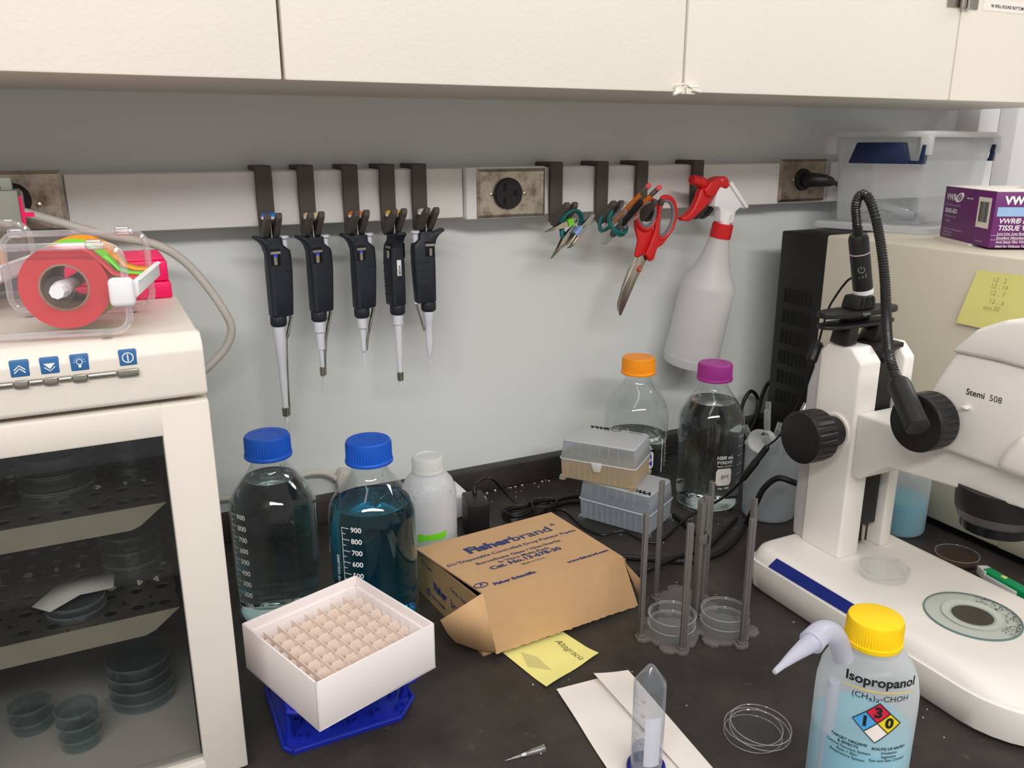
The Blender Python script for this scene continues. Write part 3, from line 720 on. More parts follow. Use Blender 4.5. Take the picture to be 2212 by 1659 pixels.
for i in range(5):
    for j in range(4):
        xx = x0+.018+i*.0245; yy = y0+.014+j*.026+(.004 if i % 2 else 0)
        if xx < x1-.012: part('tube_stud', MB().lathe([(.0048, .005), (.0046, .0095), (.0034, .0095), (.0032, .005)], 20, Matrix.Translation((xx, yy, 0))), W['rackblue'], rk)
for xx, yy in ((x0+.007, y0+.022), (x1-.007, y0+.032), (x0+.012, y1-.008), (x1-.012, y1-.008)):
    part('post', MB().cyl((xx, yy, .004), (xx, yy, .056), .003, seg=14).cyl((xx, yy, .004), (xx, yy, .010), .0045, seg=14), W['rackblue'], rk)
m = MB()
bm = bmesh.new()
def plate_holes(x0, x1, y0, y1, z0, z1, holes, r):
    """flat plate with round holes: cells each with a hole"""
    m = MB(); nx, ny = holes; dx = (x1-x0)/nx; dy = (y1-y0)/ny
    for i in range(nx):
        for j in range(ny):
            cx, cy = x0+dx*(i+.5), y0+dy*(j+.5); K = 24; inn_, out_ = [], []
            for k in range(K):
                a = 2*pi*k/K; ca, sa = cos(a), sin(a); q = 1/max(abs(ca)/(dx/2), abs(sa)/(dy/2))
                inn_.append((cx+r*ca, cy+r*sa)); out_.append((cx+q*ca, cy+q*sa))
            vs = [(*p, z1) for p in inn_]+[(*p, z1) for p in out_]+[(*p, z0) for p in inn_]+[(*p, z0) for p in out_]
            fs = []
            for k in range(K):
                l = (k+1) % K
                fs += [(k, l, K+l, K+k), (2*K+k, 3*K+k, 3*K+l, 2*K+l), (k, 2*K+k, 2*K+l, l)]
                if True: fs.append((K+k, K+l, 3*K+l, 3*K+k))
            m.add(vs, fs)
    return m
part('top_grid', plate_holes(x0+.002, x1-.002, y0-.010, y1-.002, .0545, .0595, (4, 4), .0098), W['rackblue'], rk)
m = MB()
for k in range(4): m.tube([(x0+.002+.0323*k, y0-.010, .0573), (x0+.018+.0323*k, y0-.019, .0573), (x0+.0343+.0323*k, y0-.010, .0573)], .0022, 8, smooth=4)
part('grid_edge', m, W['rackblue'], rk)
# ------------------------------------------------------------------ cardboard pipette box
BL, BR = V((.3165, -.272, 0)), V((.5180, -.2555, 0)); ux = (BR-BL).normalized(); uy = V((-ux.y, ux.x, 0)); Wd = (BR-BL).length; Dp = .165
r = thing('cardboard_box', 'brown cardboard pipette box with its lid flap sticking out, lying on the bench', 'box', BL-uy*Dp*.5+ux*Wd*.5)
def bp(a, d, z): return BL+ux*a-uy*d+V((0, 0, z))
tk = .0022
def slab(m, pts, t, n=None):
    """thin board from a planar outline"""
    pts = [V(p) for p in pts]; nn = (pts[1]-pts[0]).cross(pts[-1]-pts[0]).normalized()*t
    k = len(pts); m.add(pts+[p-nn for p in pts], [tuple(range(k)), tuple(range(2*k-1, k-1, -1))]+[(i, k+i, k+(i+1) % k, (i+1) % k) for i in range(k)]); return m
m = MB(); Hb = .056
slab(m, [bp(0, 0, 0), bp(Wd, 0, 0), bp(Wd, Dp, 0), bp(0, Dp, 0)], -tk)
slab(m, [bp(0, 0, 0), bp(0, Dp, 0), bp(0, Dp, Hb+.013), bp(0, 0, Hb+.001)], tk)
slab(m, [bp(Wd, 0, 0), bp(Wd, Dp, 0), bp(Wd, Dp, Hb+.008), bp(Wd, 0, Hb)], -tk)
slab(m, [bp(0, 0, 0), bp(Wd, 0, 0), bp(Wd, 0, Hb+.003), bp(0, 0, Hb+.003)], tk)
slab(m, [bp(0, Dp, 0), bp(Wd, Dp, 0), bp(Wd, Dp, Hb-.006), bp(0, Dp, Hb-.006)], -tk)
body = part('box_body', m, W['kraftd'], r, label='aged greenish-brown box body')
zb, zf = .0605, .0790; Lx0, Lx1 = -.003, Wd+.001
FL, FR = V((.3245, -.4375, zf)), None
FL = bp(.001, Dp+.002, zf); LBk, RBk = bp(Lx0, 0, zb), bp(Lx1, 0, zb)
ln0 = (FL-LBk).cross(RBk-LBk).normalized()
d_ = at(1345, 1202, 'z', .07)-CAM; FR = CAM+d_*((LBk-CAM).dot(ln0)/d_.dot(ln0))
m = MB(); slab(m, [LBk, FL, FR, RBk], .002); lid = part('lid', m, W['kraft'], r)
Q0, Q1 = at(1072, 1415, 'z', .006), at(1384, 1308, 'z', .006)
# front flap with a torn perforated lower edge
edge = []; n = 60
for k in range(n+1):
    t = k/n; p = Q0.lerp(Q1, t); edge.append(p+(FL-p)*random.uniform(0, .022))
m = MB(); slab(m, [FL, *edge, FR+(V((0, 0, 0)))], .002)
part('front_flap', m, W['kraft'], lid)
T0 = at(951, 1340, 'z', .048); T1 = at(985, 1388, 'z', .022); T2 = at(1030, 1404, 'z', .012)
pts = [FL, T0, T0.lerp(T1, .5)+V((-.001, -.001, -.002)), T1, T2, Q0+V((0, 0, .004))]
m = MB(); m.add([p for p in pts], [(0, i, i+1) for i in range(1, len(pts)-1)])
part('side_flap', m, W['kraft'], lid, wall=.002)
sr = [FR, at(1362, 1235, 'z', .06), at(1378, 1262, 'z', .045), Q1+V((0, 0, .01))]
m = MB().add([FR, FR+ux*.006-uy*.002-V((0, 0, .012)), Q1+ux*.004+V((0, 0, .03)), Q1+V((0, 0, .004))], [(0, 1, 2, 3)])
part('side_flap', m, W['kraft'], lid, wall=.002)
un = (FL-LBk).normalized(); O = LBk+(RBk-LBk)*.5; rx = (RBk-LBk).normalized(); mp = mapplane(O, rx, -un)
m = MB()
ln_ = rx.cross(-un).normalized()
def onlid(px, py):
    d = fwd + rg2*((px-1106)/FPX) - up2*((py-829.5)/FPX)
    return CAM+d*((O-CAM).dot(ln_)/d.dot(ln_))+ln_*.0004
def T(body_, px, py, size, bold=0, z=0, **k): m.text(body_, size, mapplane(onlid(px, py), rx, -un), bold, **k)
T('Fisher', 1103, 1166, .0262, 2.2, .066, align='RIGHT'); T('brand', 1103, 1166, .0262, .5, .066, align='LEFT'); T('\u00ae', 1193, 1134, .009, .6, .066)
T('5\u00be"Disposable Controlled Drop Pasteur Pipets', 1110, 1183, .0096, .6, .068)
T('Borosilicate Glass / Non-Sterile', 1122, 1193, .0094, .6, .070)
T('In Vitro Multi-Pack', 1132, 1199, .0094, .6, .071); T('Cat. No.13-678-30', 1137, 1206, .0130, 1.6, .072)
T('Made in U.S.A.', 1153, 1212, .0055, .6, .073); part('printed_text', m, W['ink'], lid, fix=False); m = MB(); T('www.fishersci.com', 1270, 1202, .0078, 2.0, .072); part('web_address', m, W['ink'], lid, fix=False); m = MB(); T('Fisher Scientific', 1112, 1249, .0088, 2.4, .076)
T('F', 1039, 1265, .0085, 1.6, .077, shear=.3)
f2 = mapplane(onlid(1039, 1265), rx, -un)
m.tube([f2(.0082*cos(a), .0058*sin(a), .0002) for a in [2*pi*k/28 for k in range(28)]], .0005, 6, closed=True)
part('company_mark', m, W['ink'], lid, fix=False)
m = MB(); sd = lambda d, z: mapplane(bp(-.0003, d, z), -uy, (0, 0, 1))
m.text('Fisher', .0145, sd(.062, .028), 2.4); m.text('brand', .0145, sd(.107, .028), .5)
m.text('Cat. No. 13-678-30', .0062, sd(.115, .047), 1.2); m.text('5\u00be" Pipets', .0065, sd(.026, .047), .6)
m.text('Fisher Scientific', .0056, sd(.058, .012), 1.6); m.text('2 | 1 | 1 1 2', .005, sd(.12, .010), .4)
c5 = sd(.030, .013); m.tube([c5(.0045*cos(a), .0045*sin(a), .0002) for a in [2*pi*k/20 for k in range(20)]], .0005, 6, closed=True); m.text('F', .006, c5, 1)
part('printed_text', m, W['ink'], body, fix=False)
# ------------------------------------------------------------------ yellow note under the flap
def sheet(quad, nx, ny, zf_, thick=.0002):
    """paper from four corners with a height function"""
    m = MB(); vs = []; fs = []
    for j in range(ny+1):
        for i in range(nx+1):
            u, v = i/nx, j/ny
            p = (quad[0]*(1-u)+quad[1]*u)*(1-v)+(quad[3]*(1-u)+quad[2]*u)*v
            vs.append(V((p.x, p.y, p.z))+zf_(u, v))
    for j in range(ny):
        for i in range(nx):
            a = j*(nx+1)+i; fs.append((a, a+1, a+nx+2, a+nx+1))
    return m.add(vs, fs)
q = [at(1080, 1408, 'z', 0), at(1192, 1482, 'z', 0), at(1293, 1417, 'z', 0), at(1205, 1358, 'z', 0)]
q = [at(1086, 1410, 'z', .001), at(1180, 1486, 'z', .001), at(1293, 1415, 'z', .001), at(1200, 1355, 'z', .001)]
hf = lambda u, v: V((0, 0, .0004+.0035*max(0, u-.72)*(1+v)*sin(v*4+1)**2+.004*max(0, u-.8)))
nt_ = thing('sticky_note', 'wrinkled yellow note with cursive writing, half under the cardboard flap', 'note', ((q[0]+q[2])/2))
part('note_paper', sheet(q, 14, 12, hf), W['note'], nt_, wall=.0003, fix=False, flat=True)
dirn = (q[1]-q[0]).normalized()
wd = (at(1258, 1423, 'z', 0)-at(1205, 1385, 'z', 0)).normalized(); wu = V((-wd.y, wd.x, 0))
m = MB().text('Altagracia', .0115, mapplane(at(1230, 1404, 'z', .002)+V((0, 0, .0006)), wd, wu), -.6, shear=.3)
part('handwriting', m, W['inkblk'], nt_, fix=False)
m = MB().add([at(1125, 1408, 'z', .0022), at(1140, 1440, 'z', .0022), at(1193, 1448, 'z', .0022), at(1160, 1418, 'z', .0022)], [(0, 1, 2, 3)])
part('clear_tape', m, clear('matte_tape', (.86, .86, .84), lo=.1, hi=.3, diffuse=.6, rough=.4), nt_, fix=False)
# ------------------------------------------------------------------ white paper
pt = thing('paper_sheet', 'creased white paper strip lying under the upturned tube', 'paper', at(1380, 1560, 'z', 0))
A_, B_, C_, D_ = at(1202, 1490, 'z', .0008), at(1310, 1462, 'z', .0008), at(1490, 1690, 'z', .0008), at(1335, 1700, 'z', .0008)
part('sheet', sheet([A_, B_, C_, D_], 10, 14, lambda u, v: V((0, 0, .0006+.001*sin(v*5)**2*(1-u)))), W['paper'], pt, wall=.0003, fix=False, flat=True)
E_, F_, G_ = at(1282, 1462, 'z', .0035), at(1357, 1449, 'z', .002), at(1565, 1690, 'z', .0012)
part('sheet', sheet([E_, F_, G_, C_+V((0, 0, .002))], 10, 14, lambda u, v: V((0, 0, .0008+.0035*(1-u)**2*(1-v)))), W['paper'], pt, wall=.0003, fix=False, flat=True)
# ------------------------------------------------------------------ upturned conical tube
c = (.386, -.671); M = Matrix.Translation((*c, 0))
r = thing('conical_tube', 'upturned clear conical tube standing on its dark blue cap', 'tube', (*c, 0))
part('cap', MB().lathe([(.0001, 0), (.0168, 0), (.0176, .001), (.0176, .0125), (.0166, .0135), (.0150, .0135)], 60, M, flute=(2, 3, .0006)), W['capdk'], r)
tb = part('tube_wall', MB().lathe([(.0143, .006), (.0143, .098), (.0135, .1005), (.0040, .1145), (.0030, .1158), (.0001, .1160)], 48, M), W['tube'], r, smooth=24)
part('liquid', MB().lathe([(.0001, .014), (.0132, .014), (.0132, .030), (.0001, .030)], 32, M), W['tube'], r)
A = camang(*c)
def cpatch(R, a0, w, z0, z1, n=8):
    vs, fs = [], []
    for k in range(n+1):
        a = a0-w/2/R+w/R*k/n
        vs += [(c[0]+R*cos(a), c[1]+R*sin(a), z0), (c[0]+R*cos(a), c[1]+R*sin(a), z1)]
    for k in range(n): fs.append((2*k, 2*k+2, 2*k+3, 2*k+1))
    return MB().add(vs, fs)
part('writing_panel', cpatch(.01445, A+RAD(20), .0150, .022, .072), W['whitex'], tb, fix=False)
m = MB(); a1 = A-RAD(52)
for k in range(9):
    z = .090-k*.0075; m.add([mapcyl(c, .01445, a1, z)(x_, y_) for x_, y_ in ((0, -.0002), (.005 if k % 2 else .0035, -.0002), (.005 if k % 2 else .0035, .0002), (0, .0002))], [(0, 1, 2, 3)])
for k, s_ in enumerate(('10', '20', '30', '40', '50')): m.text(s_, .0042, mapcyl(c, .01445, a1+RAD(32), .088-k*.0145) if k < 9 else None, .6)
part('scale_marks', m, W['mark'], tb, fix=False)
# ------------------------------------------------------------------ pipette tip
a, b_ = at(1091, 1643, 'z', .0015), at(1176, 1616, 'z', .0032); d = b_-a
r = thing('pipette_tip', 'small clear pipette tip with white filter lying in the foreground', 'tip', (a+b_)/2)
part('tip_cone', MB().tube([a, a+d*.45, a+d*.64, a+d*.65, a+d*.95, a+d*.955, b_], [.0004, .0016, .0022, .0028, .0033, .0040, .0040], 16), W['gtube'], r)
part('filter', MB().cyl(a+d*.42, a+d*.52, .0014, .0017), W['white'], r)
# ------------------------------------------------------------------ petri dishes
def dish_mesh(R, h, t=.0009):
    return MB().lathe([(.0001, 0), (R-.0006, 0), (R, .0006), (R, h-.0003), (R-.0003, h), (R-t, h-.0003), (R-t, t), (.0001, t)], 72)
def glint_ring(o, both=False, mat='acryle'):  # adds thin pale rings that stand in for bright glints along the dish edges
    R = max(math.hypot(v.co.x, v.co.y) for v in o.data.vertices); zs = [v.co.z for v in o.data.vertices]
    for z in ((max(zs)-.0002, min(zs)+.0005) if both else (max(zs)-.0002,)):
        part('rim', MB().tube([(R*cos(2*pi*k/56), R*sin(2*pi*k/56), z) for k in range(56)], .00042, 6, closed=True), W[mat], o, local=True)
    return o
def dish(label, loc, R=.0275, lidded=True, h=.011, gap=0, group=None, mat='dish', tilt=None, up=True, rot=0):
    r = thing('petri_dish', label, 'dish', loc, rot, group=group, tilt=tilt)
    m = dish_mesh(R-.0014, h); glint_ring(part('dish_base', m, W[mat], r, local=True))
    if lidded:
        m = dish_mesh(R, .007); m.v = [(x, y, h+.0012-z) for x, y, z in m.v]; glint_ring(part('dish_lid', m, W[mat], r, local=True))
    return r
g1 = at(1634, 1570, 'z', .004)
tl = Matrix.Rotation(RAD(5), 4, V((.6, .8, 0)))
r1 = thing('petri_dish', 'clear petri dish bottom lying flat under the tilted lid in the foreground', 'dish', at(1626, 1585, 'z', .0002), group='clear dish halves by the wash bottle')
glint_ring(part('dish_base', dish_mesh(.0275, .009), W['dish'], r1, local=True), True)
r2 = thing('petri_dish', 'clear petri lid leaning on the dish bottom beside the wash bottle', 'dish', at(1641, 1577, 'z', .0105), group='clear dish halves by the wash bottle', tilt=Matrix.Rotation(RAD(4), 4, V((.7, .7, 0))))
glint_ring(part('dish_lid', dish_mesh(.0285, .007), W['dish'], r2, local=True), True)
# ------------------------------------------------------------------ printed dish racks
PH = .160
def rack(label, c, posts, clip=False):
    r = thing('dish_rack', label, 'rack', (*c, 0), group='grey printed dish racks')
    m = MB(); pl = []
    for k in range(12): a = RAD(15+30*k); rr = .0335 if k % 2 else .0315; pl.append((c[0]+rr*cos(a), c[1]+rr*sin(a)))
    part('base_plate', MB().prism(pl, 0, .0038, 'z', .0003), W['post'], r, smooth=20)
    fa = [math.atan2(p[1]-c[1], p[0]-c[0]) for p in posts]
    for p, a in zip(posts, fa):
        Mx = Matrix.Translation((p[0], p[1], 0)) @ Matrix.Rotation(a, 4, 'Z')
        part('snap_foot', MB().prism([(-.008, -.0085), (.001, -.0085), (.0062, -.004), (.0062, .004), (.001, .0085), (-.008, .0085)], 0, .0045, 'z', .0006, M=Mx).prism([(-.0035, -.0052), (.0015, -.0052), (.0045, -.0022), (.0045, .0022), (.0015, .0052), (-.0035, .0052)], .0045, .0085, 'z', .0006, M=Mx), W['post'], r)
        part('post', MB().prism([(-.0022, -.0034), (.0022, -.0034), (.0034, -.0008), (.0022, .0006), (.0034, .0034), (-.0018, .0034)], .0045, PH, 'z', .0003, M=Mx), W['post'], r)
        part('post_rib', MB().box((.0030, -.0012, .0085), (.0042, .0010, PH-.001), .0003, M=Mx), W['post'], r)
    for k in range(3):
        a = (fa[0]+pi/3+2*pi*k/3); Mx = Matrix.Translation((c[0]+.0345*cos(a), c[1]+.0345*sin(a), 0)) @ Matrix.Rotation(a, 4, 'Z')
        part('snap_foot', MB().prism([(-.008, -.0105), (.0015, -.0105), (.006, -.005), (.006, -.001), (.006, .005), (.0015, .0105), (-.008, .0105)], 0, .0042, 'z', .0006, M=Mx), W['post'], r)
    if clip:
        m = MB().box((.579-.003, -.5005, .108), (.589, -.4985, .120), .0003).box((.587, -.5005, .106), (.589, -.486, .124), .0003)
        part('post_clip', m, W['post'], r)
    return r
RA, RB, RC = (.5445, -.4985), (.6045, -.5190), (.600, -.451)
rack('grey printed dish rack with tall posts, nearest the cardboard box', RA, [(.5075, -.4905), (.5335, -.5335), (.5795, -.4965)], True)
rack('grey printed dish rack with tall posts, nearest the microscope', RB, [(.6015, -.5545), (.6405, -.5145), (.5855, -.4885)])
rack('grey printed dish rack without dishes, behind the other two racks', RC, [(.5770, -.4255), (.6290, -.4535), (.5960, -.4845)])
gd = 'clear petri dishes stacked in the printed racks'
for c, w in ((RA, 'rack nearest the cardboard box'), (RB, 'rack nearest the microscope')):
    dish('clear petri dish, lower of the two in the '+w, (*c, .004), group=gd)
    dish('clear petri dish, upper of the two in the '+w, (*c, .0165), group=gd)
# ------------------------------------------------------------------ tip boxes
def tipbox(label, c, ang, matb, hasc=True, flip=False):
    r = thing('tip_box', label, 'box', c, ang, group='stacked pipette tip boxes'); L = dict(local=True)
    hx_, hy = .0590, .0415; hb = .034; ht = .0635
    m = MB(); R0 = [(*p, 0.003) for p in rrect(-hx_+.002, hx_-.002, -hy+.002, hy-.002, .004, 3)]; R1 = [(*p, hb) for p in rrect(-hx_+.0005, hx_-.0005, -hy+.0005, hy-.0005, .005, 3)]
    m.loft([R0, R1], cap=False); k = len(R0); m.f.append(tuple(range(k))[::-1]); part('base', m, matb, r, wall=.0012, **L)
    m = MB()
    for i in range(11):
        x = -hx_+.012+i*.0094
        for s in (-1, 1): m.box((x-.0005, s*(hy-.0006)-.0007, .004), (x+.0005, s*(hy-.0006)+.0007, hb-.004))
    for i in range(7):
        y = -hy+.012+i*.0094
        for s in (-1, 1): m.box((s*(hx_-.0006)-.0007, y-.0005, .004), (s*(hx_-.0006)+.0007, y+.0005, hb-.004))
    part('base_ribs', m, matb, r, **L)
    m = MB()
    for sx in (-1, 1):
        for sy in (-1, 1): m.cyl((sx*(hx_-.004), sy*(hy-.004), 0), (sx*(hx_-.004), sy*(hy-.004), .005), .0055, .0042, 12)
    m = None
    for sx in (-1, 1):
        for sy in (-1, 1): part('foot', MB().cyl((sx*(hx_-.004), sy*(hy-.004), 0), (sx*(hx_-.004), sy*(hy-.004), .006), .0058, .0042, 14), matb, r, **L)
    g = MB().box((-hx_+.004, -hy+.004, hb-.004), (hx_-.004, hy-.004, hb-.003)); part('tip_deck', g, matb, r, **L)
    m = MB(); A0 = [(*p, hb) for p in rrect(-hx_, hx_, -hy, hy, .005, 3)]; A1 = [(*p, ht-.002) for p in rrect(-hx_+.003, hx_-.003, -hy+.003, hy-.003, .005, 3)]
    m.loft([A0, A1], cap=False); ld = part('lid', m, W['tipw'], r, wall=.0012, **L)
    m = MB(); A2 = [(*p, ht-.002) for p in rrect(-hx_+.003, hx_-.003, -hy+.003, hy-.003, .005, 3)]; A3 = [(*p, ht) for p in rrect(-hx_+.0045, hx_-.0045, -hy+.0045, hy-.0045, .005, 3)]
    m.loft([A2, A3]); part('lid_top', m, W['tipt'], ld, **L)
    m = MB()
    for i in range(6):
        x = -hx_+.018+i*.0145
        for s in (-1, 1): m.prism([(s*(hy-.0005), hb+.001), (s*(hy-.0032), ht-.003), (s*(hy-.0062), ht-.003)], x-.0004, x+.0004, 'x')
    part('lid_ribs', m, W['tipw'], ld, **L)
    m = MB(); m.tube([(*p, hb) for p in rrect(-hx_-.0006, hx_+.0006, -hy-.0006, hy+.0006, .006, 3)], .0010, 6, closed=True); part('lid_rim', m, W['binrim'], ld, **L)
    if hasc: part('clasp', MB().prism([(-hx_*0-.009, hb+.002), (.009, hb+.002), (.006, hb-.012), (-.004, hb-.013)], -hy-.0025, -hy-.0008, 'y', .0005, M=Matrix.Rotation(0, 4, 'Z')), W['binrim'], ld, **L)
    m = MB()
    if flip: m.text('VWR', .014, mapplane((hx_-.020, -hy+.012, ht+.0002), (-1, 0, 0), (0, -1, 0)), 3.4)
    else:
        m.text('VWR', .014, mapplane((-.022, hy-.010, ht+.0002), (1, 0, 0), (0, 1, 0)), 3.4); m.text('vwr.com', .006, mapplane((.035, hy-.010, ht+.0002), (1, 0, 0), (0, 1, 0)), .6)
        m.tube([(.004+.008*cos(a), hy-.010+.0045*sin(a), ht+.0002) for a in [2*pi*k/20 for k in range(20)]], .0005, 5, closed=True)
    part('lettering', m, W['inkblk'], ld, fix=False, **L)
    return r
tipbox('lower milky tip box standing on the bench, cords in front of it', (.674, -.2115, 0), RAD(-61), W['tipw'], False, True)
tipbox('upper tip box with yellowed base, stacked crosswise on the other', (.653, -.1850, .0640), RAD(-52), W['tipy'], True)
# ------------------------------------------------------------------ countertop incubator
IX0, IX1, IY0, IY1, IH = -.245, .0655, -.500, -.145, .410
r = thing('incubator', 'white countertop incubator with smoked door window and blue buttons, at the left end', 'incubator', ((IX0+IX1)/2, (IY0+IY1)/2, 0))
m = MB(); wt = .024
m.box((IX0, IY0+.024, 0), (IX0+wt, IY1, IH-.004), .003).box((IX1-wt, IY0+.024, 0), (IX1, IY1, IH-.004), .003)
m.box((IX0+wt, IY1-wt, 0), (IX1-wt, IY1, IH-.004)).box((IX0+wt, IY0+.024, 0), (IX1-wt, IY1-wt, .018))
m.box((IX0+wt, IY0+.024, .350), (IX1-wt, IY1-wt, IH-.004))
part('housing', m, W['inc'], r)
part('top_cover', MB().prism([(IY0+.012, IH), (IY1-.01, IH), (IY1, IH-.010), (IY1, IH-.016), (IY0+.004, IH-.016), (IY0+.004, IH-.006)], IX0+.001, IX1-.001, 'x', .003, seg=3), W['inc'], r)
m = MB()
m.box((IX0+wt, IY1-wt-.004, .018), (IX1-wt, IY1-wt, .350)); m.box((IX1-wt-.002, IY0+.03, .018), (IX1-wt, IY1-wt, .350)); m.box((IX0+wt, IY0+.03, .018), (IX0+wt+.002, IY1-wt, .350)); m.box((IX0+wt, IY0+.03, .348), (IX1-wt, IY1-wt, .350))
part('chamber_lining', m, pmat('dark_chamber_lining', rgb(104, 98, 90), .4, metal=.3), r)
pn = part('control_panel', MB().prism([(IY0+.024, .3595), (IY0+.002, .3595), (IY0, .362), (IY0, .397), (IY0+.0035, .4035), (IY0+.012, IH-.001), (IY0+.024, IH-.001)], IX0, IX1, 'x', .0022, seg=3), W['inc'], r)
wx1, wz0, wz1 = .0285, .022, .330; wx0 = IX0+(IX1-wx1)
m = MB(); dz0, dz1 = .003, .3555; yb = IY0+.022
def frm(m, a0, a1, b0, b1, c0, c1, d0, d1, bev=.002):
    m.box((a0, IY0, b0), (c0, yb, b1), bev).box((d0, IY0, b0), (a1, yb, b1), bev).box((c0-.002, IY0, b0), (d0+.002, yb, c1), bev).box((c0-.002, IY0, d1), (d0+.002, yb, b1), bev)
frm(m, IX0, IX1, dz0, dz1, wx0, wz0, wx1, wz1); dr = part('door', m, W['inc'], r)
part('door_window', MB().box((wx0-.001, IY0+.007, wz0-.001), (wx1+.001, IY0+.011, wz1+.001)), W['smoke'], dr)
m = MB().box((wx0-.002, IY0+.012, wz0-.002), (wx0+.001, IY0+.016, wz1+.002)).box((wx1-.001, IY0+.012, wz0-.002), (wx1+.002, IY0+.016, wz1+.002))
part('door_gasket', m, W['blkr'], dr)
for i, (px, py) in enumerate(((40, 785), (105, 778), (170, 772), (275, 765))):
    p = at(px, py, 'y', IY0); h = .0062; z = min(p.z, .3965)
    bt = part('button', MB().box((p.x-h, IY0-.0006, z-h), (p.x+h, IY0+.003, z+h), .001), W['blue'], pn)
    f = mapplane((p.x, IY0-.0008, z), (1, 0, 0), (0, 0, 1)); m = MB()
    if i == 0: m.tube([f(-.0035, -.001), f(0, .0022), f(.0035, -.001)], .0005, 5); m.tube([f(-.0035, -.0032), f(0, 0), f(.0035, -.0032)], .0005, 5)
    elif i == 1: m.add([f(-.0038, .0018), f(.0038, .0018), f(0, -.0024)], [(0, 1, 2)]); m.tube([f(-.0035, -.001), f(0, -.004), f(.0035, -.001)], .0004, 5)
    elif i == 2:
        m.tube([f(.002*cos(a), .0006+.002*sin(a)) for a in [2*pi*k/16 for k in range(16)]], .0003, 5, closed=True); m.box((p.x-.0009, IY0-.0012, z-.0036), (p.x+.0009, IY0-.0007, z-.0016))
        for k in range(7): a = pi*k/6; m.tube([f(.0029*cos(a), .0006+.0029*sin(a)), f(.0041*cos(a), .0006+.0041*sin(a))], .0002, 4)
    else: m.tube([f(.0037*cos(a), .0037*sin(a)) for a in [2*pi*k/24 for k in range(24)]], .00045, 5, closed=True); m.tube([f(0, -.0028), f(0, .0028)], .0005, 5)
    part('button_symbol', m, W['wprint'], bt, fix=False)
pa, pb = at(0, 829, 'y', IY0), at(302, 802, 'y', IY0); z = (pa.z+pb.z)/2-.0005
seg = [(pa.x-.09, pa.x+.001, 0)]; xs = [0, 26, 62, 92, 127, 155, 191, 253, 303]; X = [at(q, 815, 'y', IY0).x for q in xs]
for k in range(8): seg.append((X[k]+.0004, X[k+1]-.0004, k % 2))
for a, bb, s_ in seg:
    if s_ == 1: part('latch_segment', MB().box((a, IY0-.0035, z-.003), (bb, IY0+.002, z+.0026), .0012), W['silver'], pn)
    else: part('latch_segment', MB().cyl((a, IY0-.0005, z), (bb, IY0-.0005, z), .0024, seg=12), W['silver'], pn, label='dark polished segment of the latch strip')
SLIP = pmat('satin_steel_lip', rgb(196, 188, 168), .35, metal=.25)
for zs in (.2585, .1575):
    sx0, sx1, sy0 = IX0+wt+.004, .0265, -.460
    g = plate_holes(sx0, sx1, sy0, IY1-wt-.012, zs-.0012, zs, (11, 9), .0055)
    sh = part('shelf', g, W['shelf'], r)
    part('shelf_lip', MB().prism([(sx0, zs), (sx1, zs), (sx1-.022, zs-.017), (sx1-.03, zs-.020), (sx0, zs-.020)], sy0-.001, sy0, 'y'), SLIP, sh)
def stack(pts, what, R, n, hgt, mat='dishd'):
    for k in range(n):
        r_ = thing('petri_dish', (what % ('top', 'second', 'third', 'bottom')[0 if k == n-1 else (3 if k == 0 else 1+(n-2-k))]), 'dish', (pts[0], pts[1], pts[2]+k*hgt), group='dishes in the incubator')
        glint_ring(part('dish_base', dish_mesh(R-.001, hgt-.003), W[mat], r_, local=True))
        mm = dish_mesh(R, .006); mm.v = [(x, y, hgt-.0008-z) for x, y, z in mm.v]; glint_ring(part('dish_lid', mm, W[mat], r_, local=True))
stack((-.111, -.372, .0185), '%s small dish of the low pile at the far left of the incubator floor', .0185, 2, .0135)
stack((-.0695, -.418, .0185), '%s small dish of the pile in front on the incubator floor', .0180, 3, .0135)
stack((-.0135, -.372, .0185), '%s wide dish of the tall pile by the right wall of the incubator', .0300, 4, .0125)
p = at(125, 1118, 'z', .2587); stack((p.x, -.405, .2587), '%s dish of the wide pile on the upper incubator shelf', .030, 3, .0145)
p = at(305, 1085, 'z', .2587); stack((.0045, -.385, .2587), '%s dish of the narrow pile on the upper incubator shelf', .0185, 3, .0145)
stack((-.006, -.365, .1577), '%s dish of the pile on the lower incubator shelf, by the wall', .028, 3, .0145)
stack((-.055, -.428, .1577), '%s dish on the lower incubator shelf, under a torn paper', .024, 2, .0075)
m = MB().add([(-.087, -.438, .1760), (-.073, -.452, .1750), (-.050, -.440, .1790), (-.024, -.436, .1768), (-.022, -.412, .1800), (-.048, -.404, .1795), (-.068, -.412, .1785)], [(0, 1, 2, 6), (2, 3, 4, 5), (2, 5, 6)])
o = single('paper_scrap', m, W['paper'], 'torn paper scrap lying on a dish on the lower incubator shelf', 'paper'); o.modifiers.new('t', 'SOLIDIFY').thickness = .0003
